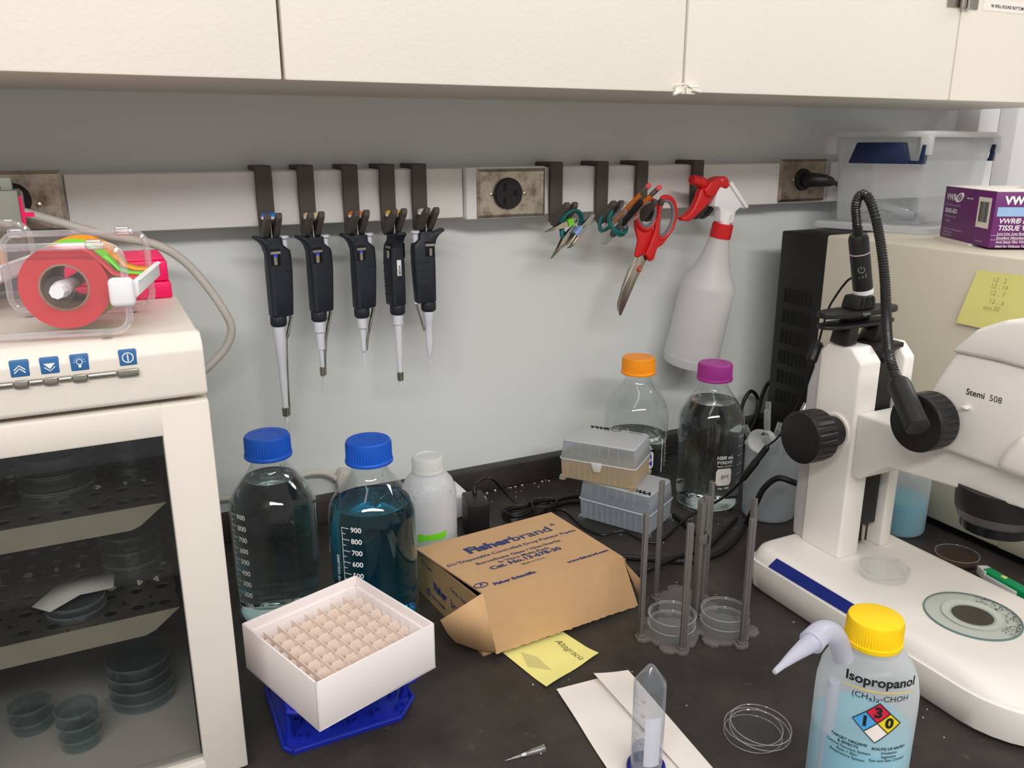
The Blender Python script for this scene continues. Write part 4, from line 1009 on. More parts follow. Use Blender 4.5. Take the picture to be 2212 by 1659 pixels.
# ------------------------------------------------------------------ tape dispensers on the incubator
def dispenser(label, O, rot):
    r = thing('tape_dispenser', label, 'dispenser', O, rot, group='clear tape dispensers'); L = dict(local=True)
    for Y in (0, .104):
        ol = rrect(-.112, 0, .005, .070, .012, 5)
        sp = part('side_frame', MB().tube([(x, Y, z) for x, z in ol], .0027, 8, closed=True), W['acryle'], r, **L)
        part('side_pane', MB().prism(rrect(-.1105, -.0015, .0065, .0685, .011, 5), Y-.0006, Y+.0006, 'y'), W['acryl'], r, **L)
        for x in (-.100, -.018):
            part('clip', MB().box((x-.006, Y-.004, .067), (x+.006, Y+.004, .0745), .002), W['acryle'], r, **L)
            part('foot', MB().cyl((x, Y, 0), (x, Y, .006), .004, seg=14), W['acryl'], r, **L)
    part('axle', MB().cyl((-.0455, -.003, .038), (-.0455, .107, .038), .0050, .0050, 20).cyl((-.0455, .004, .038), (-.0455, .030, .038), .0066, .0045, 20), W['white'], r, **L)
    part('axle_knob', MB().cyl((-.0455, -.009, .038), (-.0455, -.001, .038), 0.0052, .0062, 8), W['white'], r, **L)
    part('axle_washer', MB().cyl((-.0455, -.0012, .038), (-.0455, -.0004, .038), .0105, .0105, 32), W['acryl'], r, **L)
    part('cutter_bar', MB().prism([(-.004, .036), (.006, .044), (.0085, .042), (.0085, .032), (.004, .028), (-.004, .030)], .002, .102, 'x', .0008, M=Matrix(((0, 1, 0, 0), (1, 0, 0, 0), (0, 0, 1, 0), (0, 0, 0, 1)))), W['white'], r, **L)
    m = MB()
    for k in range(20): m.prism([(.0075, .042), (.0110, .0435), (.0075, .0445)], .004+k*.0049, .0062+k*.0049, 'y')
    part('cutter_teeth', m, W['white'], r, **L)
    part('end_block', MB().box((-.012, -.006, .024), (.006, .004, .046), .004, seg=3), W['white'], r, **L)
    return r
DR = RAD(-12.7); DO = V((.0165, -.4905, IH))
dispenser('clear acrylic tape dispenser with three bright rolls, near the front of the incubator top', DO, DR)
def roll(label, O, rot, y0, y1, R, mat, tail=True):
    Mr = Matrix.Translation(O) @ Matrix.Rotation(rot, 4, 'Z') @ Matrix.Translation((-.0455, 0, .038))
    r = thing('tape_roll', label, 'tape', Mr.to_translation(), rot, group='coloured tape rolls'); L = dict(local=True)
    Rx = Matrix.Rotation(-pi/2, 4, 'X')
    zc = .0
    m = MB().lathe([(.0178, y0), (R, y0), (R, y1), (.0178, y1)], 64, Rx); part('tape', m, mat, r, smooth=30, **L)
    part('core', MB().lathe([(.0163, y0-.0002), (.0178, y0-.0002), (.0178, y1+.0002), (.0163, y1+.0002), (.0163, y0-.0002)], 48, Rx), W['corebr'], r, **L)
    if tail:
        m = MB(); P = [(.012, R*.95), (.020, R*.78), (.028, R*.42+.003), (.034, .0085), (.042, .0055), (.0525, .0045)]
        vs = [(x, y, z) for x, z in P for y in (y0+.001, y1-.001)]; m.add(vs, [(2*k, 2*k+1, 2*k+3, 2*k+2) for k in range(len(P)-1)])
        part('tape_tail', m, mat, r, wall=.0003, fix=False, **L)
    return r
roll('red tape roll at the front of the near dispenser', DO, DR, .012, .031, .0315, W['tapered'])
roll('lime green tape roll between the red and the orange roll', DO, DR, .034, .053, .0322, W['tapegr'])
roll('orange tape roll behind the green one in the near dispenser', DO, DR, .056, .080, .0328, W['tapeor'])
DO2 = V((-.048, -.392, IH)); DR2 = RAD(-16)
dispenser('clear tape dispenser partly out of frame at the far left edge', DO2+V((-.035, .03, 0)), DR2)
DO2 = DO2+V((-.035, .03, 0))
roll('dark red tape roll at the left edge, in the far dispenser', DO2, DR2, .012, .031, .029, W['tapered'], False)
roll('green tape roll at the left edge, in the far dispenser', DO2, DR2, .034, .053, .030, W['tapegr'], False)
roll('orange tape roll at the left edge, in the far dispenser', DO2, DR2, .056, .080, .031, W['tapeor'], False)
# pink rack and grey block at the back of the incubator top
r = thing('pink_rack', 'bright pink plastic rack box behind the tape dispenser', 'rack', (.02, -.28, IH))
m = MB().box((-.040, -.325, IH), (.0600, -.245, IH+.016), .002).box((-.0385, -.3235, IH+.0165), (.0585, -.2465, IH+.036), .002)
part('rack_body', m, W['pink'], r)
m = MB()
for k in range(9): m.box((-.036, -.321+k*.0083, IH+.036), (.056, -.3165+k*.0083, IH+.0385), .001)
part('rack_ridges', m, W['pink'], r)
g0, g1 = at(42, 412, 'y', -.235), at(52, 505, 'y', -.235)
r = thing('grey_block', 'grey-green plastic block with a peg on top, at the back left of the incubator', 'block', (g1.x-.04, -.215, IH))
part('block_body', MB().box((g1.x-.09, -.235, IH), (g1.x, -.190, g0.z), .0015), W['grey'], r)
part('peg', MB().box((g0.x-.016, -.228, g0.z), (g0.x-.006, -.218, g0.z+.012), .001), W['grey'], r)
part('pink_tab', MB().prism([(0, 0), (.004, 0), (.004, .010), (.012, .010), (.012, .014), (.004, .014), (.003, .030), (0, .030)], -.232, -.228, 'y', M=Matrix.Translation((g1.x-.001, 0, g0.z-.035))), W['pink'], r)
# ------------------------------------------------------------------ power strip, adapter and cords on the bench
r = thing('power_strip', 'light grey power strip lying behind the bottles along the curb', 'power strip', (.40, -.07, 0))
part('strip_body', MB().box((.362, -.098, .0), (.462, -.045, .040), .003), W['white'], r)
part('switch', MB().box((.418, -.100, .012), (.432, -.097, .024), .001), pmat('amber_switch', rgb(220, 150, 40), .4), r)
p = at(745, 1040, 'y', -.014)
pg = thing('power_plug', 'light grey flat plug standing up behind the blue bottles', 'plug', (p.x, -.014, .040))
part('plug_body', MB().prism([(p.x-.012, .041), (p.x+.012, .041), (p.x+.015, .050), (p.x+.013, .074), (p.x-.006, .080), (p.x-.014, .066)], -.0235, -.004, 'y', .003), W['cablew'], pg)
part('cord', MB().tube([(p.x-.012, -.014, .064), at(700, 1022, 'y', -.014), at(655, 1026, 'y', -.014), at(600, 1055, 'y', -.014), at(540, 1072, 'y', -.012), at(478, 1078, 'y', -.010), at(420, 1085, 'y', -.008)], .0045, 10, smooth=5), W['cablew'], pg)
T0 = at(1025, 1082, 'y', -.150)
ad = thing('power_adapter', 'black power adapter standing between the milky bottle and the curb', 'adapter', (.452, -.145, 0))
Ma = Matrix.Translation((.449, -.150, 0)) @ Matrix.Rotation(RAD(-12), 4, 'Z')
part('adapter_body', MB().box((-.0155, -.034, .0005), (.0155, .018, .058), .003, M=Ma), W['blk'], ad)
part('white_edge', MB().cyl((.0155, .004, .030), (.0180, .004, .030), .024, .022, 28, M=Ma), W['white'], ad, label='white round socket face behind the adapter')
s0 = Ma @ V((.002, .006, .058))
part('strain_relief', MB().cyl(s0, s0+V((.001, .004, .012)), .0035, .0025, 12), W['blk'], ad)
e0 = s0+V((.001, .004, .012))
def Z0(px, py, z=.002): return at(px, py, 'z', z)
part('cord', MB().tube([e0, at(1048, 1033, 'y', -.12), at(1065, 1036, 'y', -.12), at(1085, 1058, 'z', .035), Z0(1105, 1078, .018), Z0(1130, 1098, .006), Z0(1150, 1108), Z0(1172, 1102, .005), Z0(1195, 1098, .004), Z0(1225, 1108, .003), Z0(1262, 1140), Z0(1300, 1155), Z0(1325, 1150, .003), Z0(1350, 1148, .004), Z0(1385, 1166), Z0(1415, 1172), Z0(1440, 1160), at(1468, 1132, 'y', -.275), at(1503, 1106, 'y', -.283), at(1540, 1088, 'y', -.289)], .0019, 8, smooth=5), W['cableb'], ad)
cc = thing('cable_coil', 'bundle of thin black cord coiled and tied behind the cardboard box', 'cable', Z0(1145, 1115))
m = MB(); random.seed(5); ca, cb_ = Z0(1098, 1122), Z0(1200, 1095)
for k in range(8):
    o_ = random.uniform(-.004, .004); hgt = .002+k*.0018; dx = (cb_-ca); nx_ = V((-dx.y, dx.x, 0)).normalized()
    ring_ = [ca+nx_*(-.010+o_), ca+dx*.25+nx_*(-.013+o_), ca+dx*.5+nx_*(-.006), ca+dx*.8+nx_*(-.013+o_), cb_+nx_*(-.004), cb_+nx_*(.008+o_), ca+dx*.7+nx_*(.015+o_), ca+dx*.45+nx_*(.007), ca+dx*.2+nx_*(.014+o_), ca+nx_*(.010+o_)-dx*.03]
    m.tube([V((q.x, q.y, hgt)) for q in ring_], .0017, 8, smooth=4, closed=True)
part('coil', m, W['cableb'], cc)
tq = ca.lerp(cb_, .48); part('tie', MB().tube([tq+V((0, -.008, .010)), tq+V((0, 0, .018)), tq+V((0, .010, .012))], .0015, 8, smooth=3), W['blk'], cc)
def cable(label, pts, rad_=.0035, mat='cableb', sm=6):
    m = MB().tube(pts, rad_, 10, smooth=sm); return single('power_cable', m, W[mat], label, 'cable')
cable('thick black cable curving from the coil behind the lower tip box', [Z0(1170, 1112, .004), Z0(1200, 1092, .0038), Z0(1235, 1084, .0038), Z0(1262, 1084, .0038)], .0035)
cable('black cable lying by the curb behind the lower tip box', [Z0(1130, 1112, .004), Z0(1210, 1079, .0038), Z0(1262, 1070, .0038)], .0032)
cable('black cable running from the cardboard box past the dish racks to the microscope column', [Z0(1340, 1203, .0038), Z0(1420, 1208, .0038), Z0(1475, 1213, .0038), Z0(1530, 1205, .0038), Z0(1575, 1180, .0045), Z0(1610, 1135, .008), at(1632, 1090, 'y', -.36), at(1650, 1055, 'y', -.37), at(1680, 1033, 'y', -.385), at(1715, 1042, 'y', -.405), at(1740, 1052, 'y', -.430)], .0042)
cable('black cable lying under the first, from behind the box towards the beaker', [Z0(1330, 1262, .0038), Z0(1375, 1242, .0038), Z0(1440, 1212, .0110), Z0(1490, 1195, .0038), Z0(1530, 1180, .0038), Z0(1560, 1150, .0038), Z0(1590, 1120, .0038)], .0036)
cable('short stretch of black cable between the lower tip box and the dish racks', [Z0(1455, 1112, .0045), Z0(1475, 1128, .0045), Z0(1500, 1150, .0045), Z0(1535, 1168, .0045)], .0036)
jk = thing('cable_connector', 'thick black cord connector in front of the beaker, joined to a thin lamp cord', 'connector', at(1620, 1000, 'y', -.30))
ja, jb = at(1600, 1040, 'y', -.33), at(1660, 962, 'y', -.355)
part('connector_body', MB().tube([ja, ja.lerp(jb, .1), ja.lerp(jb, .55), ja.lerp(jb, .6), ja.lerp(jb, .95), jb], [.0025, .0048, .0055, .0045, .0045, .002], 14), W['blk'], jk)
part('cord', MB().tube([ja, at(1588, 1052, 'y', -.318), at(1565, 1073, 'y', -.30), at(1540, 1088, 'y', -.289)], .0019, 8, smooth=4), W['cableb'], jk)
part('cord', MB().tube([jb, at(1680, 945, 'y', -.37), at(1700, 915, 'y', -.38), at(1735, 850, 'y', -.40), at(1755, 790, 'y', -.42), at(1785, 680, 'y', -.44), at(1805, 640, 'y', -.455), at(1830, 607, 'y', -.47), at(1843, 600, 'y', -.48)], .0014, 8, smooth=5), W['cableb'], jk)
# cords looping by the appliance
cable('black cord looping up against the wall beside the purple-capped bottle', [at(1598, 905, 'y', -.05), at(1606, 868, 'y', -.035), at(1622, 845, 'y', -.03), at(1636, 860, 'y', -.03), at(1634, 890, 'y', -.04), at(1618, 915, 'y', -.05), at(1600, 945, 'y', -.07)], .0035)
cable('black cord rising along the wall into the black side panel of the appliance', [at(1600, 960, 'y', -.07), at(1630, 910, 'y', -.05), at(1648, 850, 'y', -.04), at(1660, 828, 'y', -.04), at(1675, 822, 'y', -.05)], .0038)
# ------------------------------------------------------------------ things on the right-hand hooks
# banded forceps
hz = hx[5]
bz = at(1228, 480, 'y', -.085)
r = thing('rubber_band', 'teal rubber band looped on the hook, gripping the forceps', 'rubber band', bz)
cen = at(1232, 482, 'y', -.082)
pts = [cen+V((.017*cos(a), -.012*sin(a)*.6, .019*sin(a))) for a in [2*pi*k/16 for k in range(16)]]
part('band', MB().tube(pts, .0024, 8, smooth=3, closed=True).tube([p+V((.001, -.004, .001)) for p in pts], .0022, 8, smooth=3, closed=True), W['teal'], r)
part('band_tail', MB().tube([cen+V((-.015, -.004, -.006)), cen+V((-.018, -.006, -.014)), cen+V((-.016, -.006, -.022))], [.0024, .0036, .003], 8, smooth=3), W['teal'], r)
def forceps(label, a, b_, tape=None, bend=0, w=.0042, y=-.09):
    """two slim steel legs joined at the back end b_, points at a"""
    a, b_ = at(*a, 'y', y), at(*b_, 'y', y+.004); d = b_-a; L_ = d.length; d.normalize(); n = V((-d.z, 0, d.x)).normalized(); q = V((0, 1, 0))
    r = thing('forceps', label, 'forceps', a, group='steel forceps in the rubber band')
    for s in (-1, 1):
        m = MB(); rings = []
        for t, ww, off in ((0, .0004, bend*.004), (.12, .0009, bend*.001), (.3, .0022, 0), (.55, w, 0), (.85, w*.9, 0), (1, w*.6, 0)):
            sp = s*(.0005+.0028*sin(pi*min(1, t*1.0))*(1 if t < 1 else 0)); c_ = a+d*L_*t+n*(off)+q*sp
            rings.append([c_+n*ww+q*.0005, c_-n*ww+q*.0005, c_-n*ww-q*.0005, c_+n*ww-q*.0005])
        part('leg', m.loft(rings), W['silver'], r)
    if tape:
        c_ = a+d*L_*tape[1]; h = L_*tape[2]
        m = MB().loft([[c_+d*k*h+n*w*1.2+q*.0042, c_+d*k*h-n*w*1.2+q*.0042, c_+d*k*h-n*w*1.2-q*.0042, c_+d*k*h+n*w*1.2-q*.0042] for k in (-.5, .5)])
        part('tape_flag', m, tape[0], r)
    return r
forceps('steel forceps with a green tape flag, lying nearly level in the band', (1176, 502), (1246, 474), (W['green'], .78, .16))
forceps('long steel forceps pointing down, lowest of the banded ones', (1190, 559), (1243, 488), None, 0, .0058, -.094)
forceps('steel forceps with blue and green tape, slanting to the upper right', (1216, 538), (1283, 463), (pmat('pale_blue_tape', rgb(140, 170, 220), .5), .5, .2), 1, .0042, -.098)
forceps('thin hook-tipped forceps behind the blue-taped pair', (1229, 540), (1268, 486), None, 1, .003, -.102)
# tube of pencils
TB, TT = at(1299, 521, 'y', -.066), at(1364, 452, 'y', -.112)
ax_ = (TT-TB).normalized(); Lt = (TT-TB).length
q_ = ax_.to_track_quat('Z', 'Y').to_matrix().to_4x4(); Mt = Matrix.Translation(TB) @ q_
r = thing('conical_tube', 'clear tube tilted in a teal band on the hook, holding pencils', 'tube', TB, tilt=q_)
part('tube_wall', MB().lathe([(.0001, -.004), (.010, -.002), (.0140, .006), (.0145, Lt-.008), (.0158, Lt-.007), (.0158, Lt), (.0148, Lt), (.0142, Lt-.006)], 40, Mt), W['gtube'], r)
m = MB()
for k in range(9): a0 = RAD(150); m.tube([Mt @ V((.0146*cos(a0+t), .0146*sin(a0+t), .016+k*.006)) for t in (-.5, 0, .5)], .0002, 4)
part('scale_marks', m, W['mark'], r)
bc_ = Mt @ V((0, 0, Lt*.52))
r = thing('rubber_band', 'teal rubber band wound round the pencil tube and its hook', 'rubber band', bc_)
m = MB()
for k, dz in enumerate((0, .0045)):
    m.tube([Mt @ V((.0172*cos(a), .0172*sin(a), Lt*.50+dz+.003*sin(a+k))) for a in [2*pi*j/20 for j in range(20)]], .0026, 8, smooth=2, closed=True)
part('band', m, W['teal'], r)
part('band_loop', MB().tube([Mt @ V((-.0172, 0, Lt*.52)), at(1300, 500, 'y', -.075), at(1296, 480, 'y', -.07), at(1312, 452, 'y', -.07), at(1325, 447, 'y', -.085), Mt @ V((-.012, .013, Lt*.55))], .0030, 8, smooth=4), W['teal'], r)
def pencil(label, off, tip, px_end, col):
    a = Mt @ V((off[0], off[1], tip)); e = at(*px_end, 'y', -.150); d = (e-a).normalized(); L_ = (e-a).length
    Mp = Matrix.Translation(a) @ d.to_track_quat('Z', 'Y').to_matrix().to_4x4()
    r = thing('pencil', label, 'pencil', a, tilt=d.to_track_quat('Z', 'Y').to_matrix().to_4x4(), group='pencils in the clear tube'); LL = dict()
    part('shaft', MB().lathe([(.0036, .020), (.0036, L_-.020)], 6, Mp, capb=True, capt=True), W['wood'], r, smooth=20)
    part('point', MB().lathe([(.0004, 0), (.0036, .020)], 12, Mp, capb=True), pmat('bare_wood', rgb(214, 170, 128), .7), r)
    part('ferrule', MB().lathe([(.0037, L_-.020), (.0039, L_-.019), (.0036, L_-.015), (.0039, L_-.012), (.0036, L_-.009), (.0039, L_-.006)], 20, Mp, capb=True, capt=True), W['silver'], r)
    part('eraser', MB().lathe([(.0037, L_-.007), (.0037, L_-.0012), (.0030, L_), (.0001, L_+.0002)], 20, Mp, capb=True), W['eraser'], r)
pencil('orange pencil with pink eraser, the higher one in the tube', (-.004, .005), .022, (1404, 398), 0)
pencil('orange pencil with pink eraser, standing nearer the scissors', (.006, -.001), .020, (1427, 402), 0)
a = Mt @ V((0, -.006, .020)); e = at(1385, 436, 'y', -.142)
r = thing('marker_pen', 'black marker pen between the two pencils in the tube', 'marker', a)
part('barrel', MB().tube([a, a.lerp(e, .05), a.lerp(e, .97), e], [.004, .0052, .0052, .0046], 20), W['blk'], r)
# scissors (outline in the plane y = -.09, real thickness)
def PX(pts, y): return [(at(a, b_, 'y', y).x, at(a, b_, 'y', y).z) for a, b_ in pts]
r = thing('scissors', 'red-handled scissors with grey grip liners, hanging point down from a hook', 'scissors', at(1405, 470, 'y', -.088))
ys = -.088
part('blade', MB().prism(PX([(1337, 676), (1336, 662), (1345, 628), (1362, 590), (1379, 557), (1392, 548), (1400, 556), (1391, 572), (1372, 612), (1350, 664), (1342, 681), (1338, 682)], ys), ys, ys+.002, 'y', .0005), W['silver'], r)
part('blade', MB().prism(PX([(1336, 672), (1335, 656), (1346, 618), (1360, 580), (1376, 556), (1388, 556), (1384, 580), (1364, 622), (1344, 672)], ys), ys+.0022, ys+.0042, 'y', .0005), W['silver'], r)
pv = at(1381, 581, 'y', ys)
part('pivot', MB().lathe([(.0048, 0), (.0048, .0014), (.0036, .0022), (.0001, .0022)], 20, Matrix.Translation((pv.x, ys, pv.z)) @ Matrix.Rotation(pi/2, 4, 'X')), W['red'], r)
part('pivot_screw', MB().lathe([(.0030, 0), (.0028, .0008), (.0001, .0008)], 16, Matrix.Translation((pv.x, ys-.0022, pv.z)) @ Matrix.Rotation(pi/2, 4, 'X')), W['silver'], r)
def loopring(pts, y, rad_, mat, nm, flat=.7):
    P = [V((x, y, z)) for x, z in PX(pts, y)]; part(nm, MB().tube(P, rad_, 10, smooth=4, closed=True), mat, r)
big = [(1433, 427), (1446, 428), (1455, 440), (1458, 462), (1452, 488), (1440, 508), (1428, 516), (1421, 512), (1420, 490), (1424, 460), (1427, 438)]
sml = [(1395, 434), (1408, 432), (1418, 446), (1418, 465), (1410, 484), (1398, 495), (1386, 492), (1376, 478), (1374, 460), (1380, 444)]
loopring(big, ys-.003, .0042, W['red'], 'finger_loop'); loopring(sml, ys+.001, .0040, W['red'], 'finger_loop')
def inset(pts, f): cx = sum(p[0] for p in pts)/len(pts); cy = sum(p[1] for p in pts)/len(pts); return [(cx+(p[0]-cx)*f, cy+(p[1]-cy)*f) for p in pts]
loopring(inset(big, .84), ys-.004, .0030, W['greyrub'], 'grip_liner'); loopring(inset(sml, .84), ys, .0030, W['greyrub'], 'grip_liner')
part('handle', MB().prism(PX([(1422, 470), (1424, 512), (1440, 512), (1428, 528), (1416, 536), (1409, 560), (1400, 565), (1391, 550), (1404, 520), (1412, 495), (1415, 470)], ys), ys-.006, ys+.002, 'y', .0025, seg=3), W['red'], r)
part('handle', MB().prism(PX([(1374, 470), (1380, 492), (1395, 502), (1410, 490), (1415, 500), (1408, 520), (1398, 545), (1380, 558), (1374, 554), (1381, 520), (1374, 492)], ys), ys+.001, ys+.008, 'y', .0025, seg=3), W['red'], r)
# spray bottle
NK = at(1558, 500, 'y', -.098); BB = at(1489, 786, 'y', -.062); axs = (NK-BB).normalized(); LN = (NK-BB).length
qs = axs.to_track_quat('Z', 'Y').to_matrix().to_4x4(); Ms = Matrix.Translation(BB) @ qs
r = thing('spray_bottle', 'milky white spray bottle with red trigger, hung tilted from its hook', 'spray bottle', BB, tilt=qs)
part('bottle_wall', MB().lathe([(.0001, .004), (.040, .002), (.0455, .0035), (.0470, .010), (.0475, .018), (.0472, .028), (.0462, .060), (.0455, LN*.60), (.0440, LN*.625), (.0395, LN*.66), (.030, LN*.74), (.0235, LN*.82), (.0185, LN*.92), (.0160, LN*.965), (.0140, LN)], 56, Ms), W['spray'], r)
part('base_ring', MB().lathe([(.0474, .017), (.0479, .0185), (.0474, .020)], 56, Ms), W['spray'], r)
part('collar', MB().lathe([(.0155, LN-.010), (.0168, LN-.010), (.0172, LN-.006), (.0168, LN+.012), (.0150, LN+.014), (.0001, LN+.014)], 60, Ms, flute=(2, 3, .0006)), W['red'], r)
yv = -.100
hd = MB().prism(PX([(1549, 480), (1550, 455), (1545, 447), (1536, 446), (1538, 430), (1545, 402), (1560, 384), (1566, 388), (1606, 446), (1604, 452), (1592, 448), (1582, 457), (1577, 482)], yv), yv-.009, yv+.009, 'y', .003, seg=3)
hb_ = part('spray_head', hd, W['white'], r)
part('neck_tube', MB().cyl(Ms @ V((0, 0, LN+.013)), Ms @ V((0, 0, LN+.030)), .0115, .0100, 24), W['white'], r)
part('head_fin', MB().prism(PX([(1570, 390), (1607, 446), (1600, 449), (1566, 398)], yv), yv-.0125, yv-.0095, 'y', .0008), W['white'], hb_)
part('shroud', MB().prism(PX([(1520, 402), (1526, 392), (1545, 382), (1558, 380), (1566, 388), (1567, 402), (1560, 408), (1548, 403), (1540, 416), (1534, 425), (1518, 424), (1512, 410)], yv), yv-.0115, yv+.0115, 'y', .003, seg=3), W['red'], r)
part('trigger', MB().prism(PX([(1540, 410), (1534, 432), (1518, 448), (1500, 466), (1484, 478), (1470, 477), (1467, 470), (1482, 462), (1494, 448), (1503, 428), (1508, 410), (1520, 402)], yv), yv-.007, yv+.007, 'y', .0028, seg=3), W['red'], r)
n0, n1 = at(1522, 397, 'y', yv), at(1494, 387, 'y', yv-.002)
part('nozzle', MB().tube([n0, n0.lerp(n1, .15), n0.lerp(n1, .85), n1], [.0075, .0088, .0080, .0070], 20), W['red'], r)
pv = at(1559, 389, 'y', yv-.0118); part('pin', MB().cyl((pv.x, yv-.0128, pv.z), (pv.x, yv-.011, pv.z), .003, seg=14), W['eraser'], r)
# ------------------------------------------------------------------ large appliance at the right
AX, AY0, AY1, AZ = 1.066, -1.02, -.085, .408; AX2 = 1.60; YB = -.186
r = thing('lab_appliance', 'large beige laboratory appliance with a black vented side section', 'appliance', ((AX+AX2)/2, (AY0+AY1)/2, 0))
part('housing', MB().box((AX, AY0, .012), (AX2, YB, AZ), .004), W['appl'], r)
part('front_foot', MB().box((AX+.01, AY0+.01, 0), (AX2-.01, YB-.01, .013)), W['dark'], r)
sd_ = part('side_section', MB().box((AX+.0005, YB, .010), (AX2, AY1, AZ-.002), .003), W['blk'], r)
part('foot', MB().box((AX+.02, YB+.01, 0), (AX2-.02, AY1-.01, .010)), W['dark'], r)
for rr_ in range(6):
    for cx_ in range(7):
        y_ = YB+.080-cx_*.0098; z_ = .298-rr_*.0365
        part('vent_slot', MB().box((AX-.0004, y_-.0024, z_-.013), (AX+.003, y_+.0024, z_+.011)), W['dark'], sd_)
m = MB().box((AX-.0008, -.78, .013), (AX+.002, -.545, .060), .001).box((AX-.0008, -.99, .013), (AX+.002, -.79, .060), .001)
part('kick_panel', m, W['appl'], r)
# sticky note on it
q = [at(2112, 583, 'x', AX-.0015), at(2245, 600, 'x', AX-.0015), at(2205, 728, 'x', AX-.003), at(2066, 697, 'x', AX-.006)]
sn = thing('sticky_note', 'yellow square note with pencilled numbers stuck on the beige appliance', 'note', q[3])
m = MB(); vs = []; fs = []
for j in range(9):
    for i in range(9):
        u, v = i/8, j/8; p = (q[0]*(1-u)+q[1]*u)*(1-v)+(q[3]*(1-u)+q[2]*u)*v; vs.append(p+V((-.002*sin(v*3)*v, 0, 0)))
for j in range(8):
    for i in range(8): a = j*9+i; fs.append((a, a+1, a+10, a+9))
part('note_paper', m.add(vs, fs), W['note'], sn, wall=.0003, fix=False, flat=True)
m = MB(); rt = (q[1]-q[0]).normalized(); upn = V((0, 0, 1))
for s_, px, py in (('12 . 2', 2159, 606), ('12 . 14', 2158, 620), ('12 .. 7', 2154, 635), ('12 .. 6', 2152, 653), ('oca 35', 2141, 666)):
    p = at(px, py, 'x', AX-.0086); m.text(s_, .0085, mapplane(p, (0, -1, 0), (0, 0, 1)), -.8, shear=.2)
part('handwriting', m, W['pencil'], sn, fix=False)
# lid and bin
Mb = Matrix.Translation((1.222, -.223, AZ)) @ Matrix.Rotation(RAD(18), 4, 'Z')
r = thing('bin_lid', 'milky plastic lid lying under the bin on the appliance', 'lid', (1.222, -.223, AZ), RAD(18)); L = dict(local=True)
def rring(x0, x1, y0, y1, rr_, z): return [(*p, z) for p in rrect(x0, x1, y0, y1, rr_, 5)]
lo_ = (-.030, .345, -.038, .172)
m = MB().loft([rring(lo_[0]+.004, lo_[1]-.004, lo_[2]+.004, lo_[3]-.004, .02, 0), rring(*lo_, .024, .001), rring(*lo_, .024, .009), rring(lo_[0]+.003, lo_[1]-.003, lo_[2]+.003, lo_[3]-.003, .022, .012)])
part('lid_sheet', m, W['binrim'], r, **L)
r = thing('plastic_bin', 'milky plastic bin with navy latch handles on top of the appliance', 'bin', (1.222, -.223, AZ+.0125), RAD(18))
BH = .148; bx, by = .315, .138
m = MB().loft([rring(0, bx, 0, by, .014, .0), rring(-.006, bx+.006, -.006, by+.006, .016, BH-.04), rring(-.010, bx+.010, -.009, by+.009, .018, BH)], cap=False)
k = len(rring(0, 1, 0, 1, .1, 0)); m.f.append(tuple(range(k))[::-1]); bd = part('bin_wall', m, W['bin'], r, wall=.0018, fix=False, **L)
m = MB().loft([rring(-.010, bx+.010, -.009, by+.009, .018, BH-.001), rring(-.022, bx+.022, -.017, by+.017, .022, BH), rring(-.024, bx+.024, -.019, by+.019, .023, BH-.008)], cap=False)
part('rim', m, W['binrim'], r, wall=.0018, fix=False, **L)
for sx in (-1, 1):
    for sy in (-1, 1):
        cx_ = -.016 if sx < 0 else bx+.016; cy_ = -.010 if sy < 0 else by+.010
        part('corner_bracket', MB().box((cx_-.007, cy_-.009, BH-.036), (cx_+.007, cy_+.009, BH-.004), .003), W['binrim'], r, **L)
for cx_, s in ((-.014, -1), (bx+.014, 1)):
    part('latch_handle', MB().prism([(.022, BH-.016), (.100, BH-.016), (.112, BH-.050), (.012, BH-.050)][::1], cx_-.006 if s > 0 else cx_-.012, cx_+.012 if s > 0 else cx_+.004, 'x', .002), W['handle'], r, **L)
    part('latch_clip', MB().prism([(-.012, BH-.020), (-.006, BH-.020), (-.003, BH-.045), (.016, BH-.045), (.012, BH-.050), (-.010, BH-.050)], cx_-.010, cx_+.004, 'x', .001), W['handle'], r, **L)
# odds and ends inside the bin
def inb(x, y, z=0): return Mb @ V((x, y, .0145+z))
o = thing('petri_dish', 'dish half leaning inside the milky bin', 'dish', inb(.085, .050), 0, tilt=Matrix.Rotation(RAD(18), 4, V((1, .4, 0)))); o.location.z += .010
glint_ring(part('dish_base', dish_mesh(.042, .013), W['dish'], o, local=True))
m = MB().box((-.016, -.008, 0), (.016, .008, .012), .001, M=Matrix.Translation(inb(.095, .022)) @ Matrix.Rotation(.3, 4, 'Z')); single('dark_block', m, W['handle'], 'small dark blue block inside the milky bin', 'block')
m = MB().box((-.014, -.008, 0), (.014, .008, .010), .001, M=Matrix.Translation(inb(.028, .095)) @ Matrix.Rotation(.5, 4, 'Z')); single('grey_block', m, W['mark'], 'small grey block at the wall end inside the milky bin', 'block')
m = MB().tube([inb(.025, .115, .006), inb(.045, .085, .015), inb(.075, .07, .012), inb(.115, .055, .004)], .001, 6, smooth=4); single('metal_wire', m, W['silver'], 'bent shiny wire inside the milky bin', 'wire')
for k, (u, v, w_) in enumerate(((.035, .055, .3), (.055, .035, 1.0), (.065, .105, .5))):
    m = MB(); Mx = Matrix.Translation(inb(u, v)) @ Matrix.Rotation(w_, 4, 'Z')
    m.box((-.014, -.010, 0), (.014, -.009, .010), M=Mx).box((-.014, .009, 0), (.014, .010, .010), M=Mx).box((-.014, -.010, 0), (-.013, .010, .010), M=Mx).box((.013, -.010, 0), (.014, .010, .010), M=Mx).box((-.014, -.010, 0), (.014, .010, .001), M=Mx)
    single('small_tray', m, W['dishd'], ('small clear tray nearest the handle inside the bin', 'small clear tray at the front wall inside the bin', 'small clear tray behind the bent wire inside the bin')[k], 'tray', group='trays in the bin')
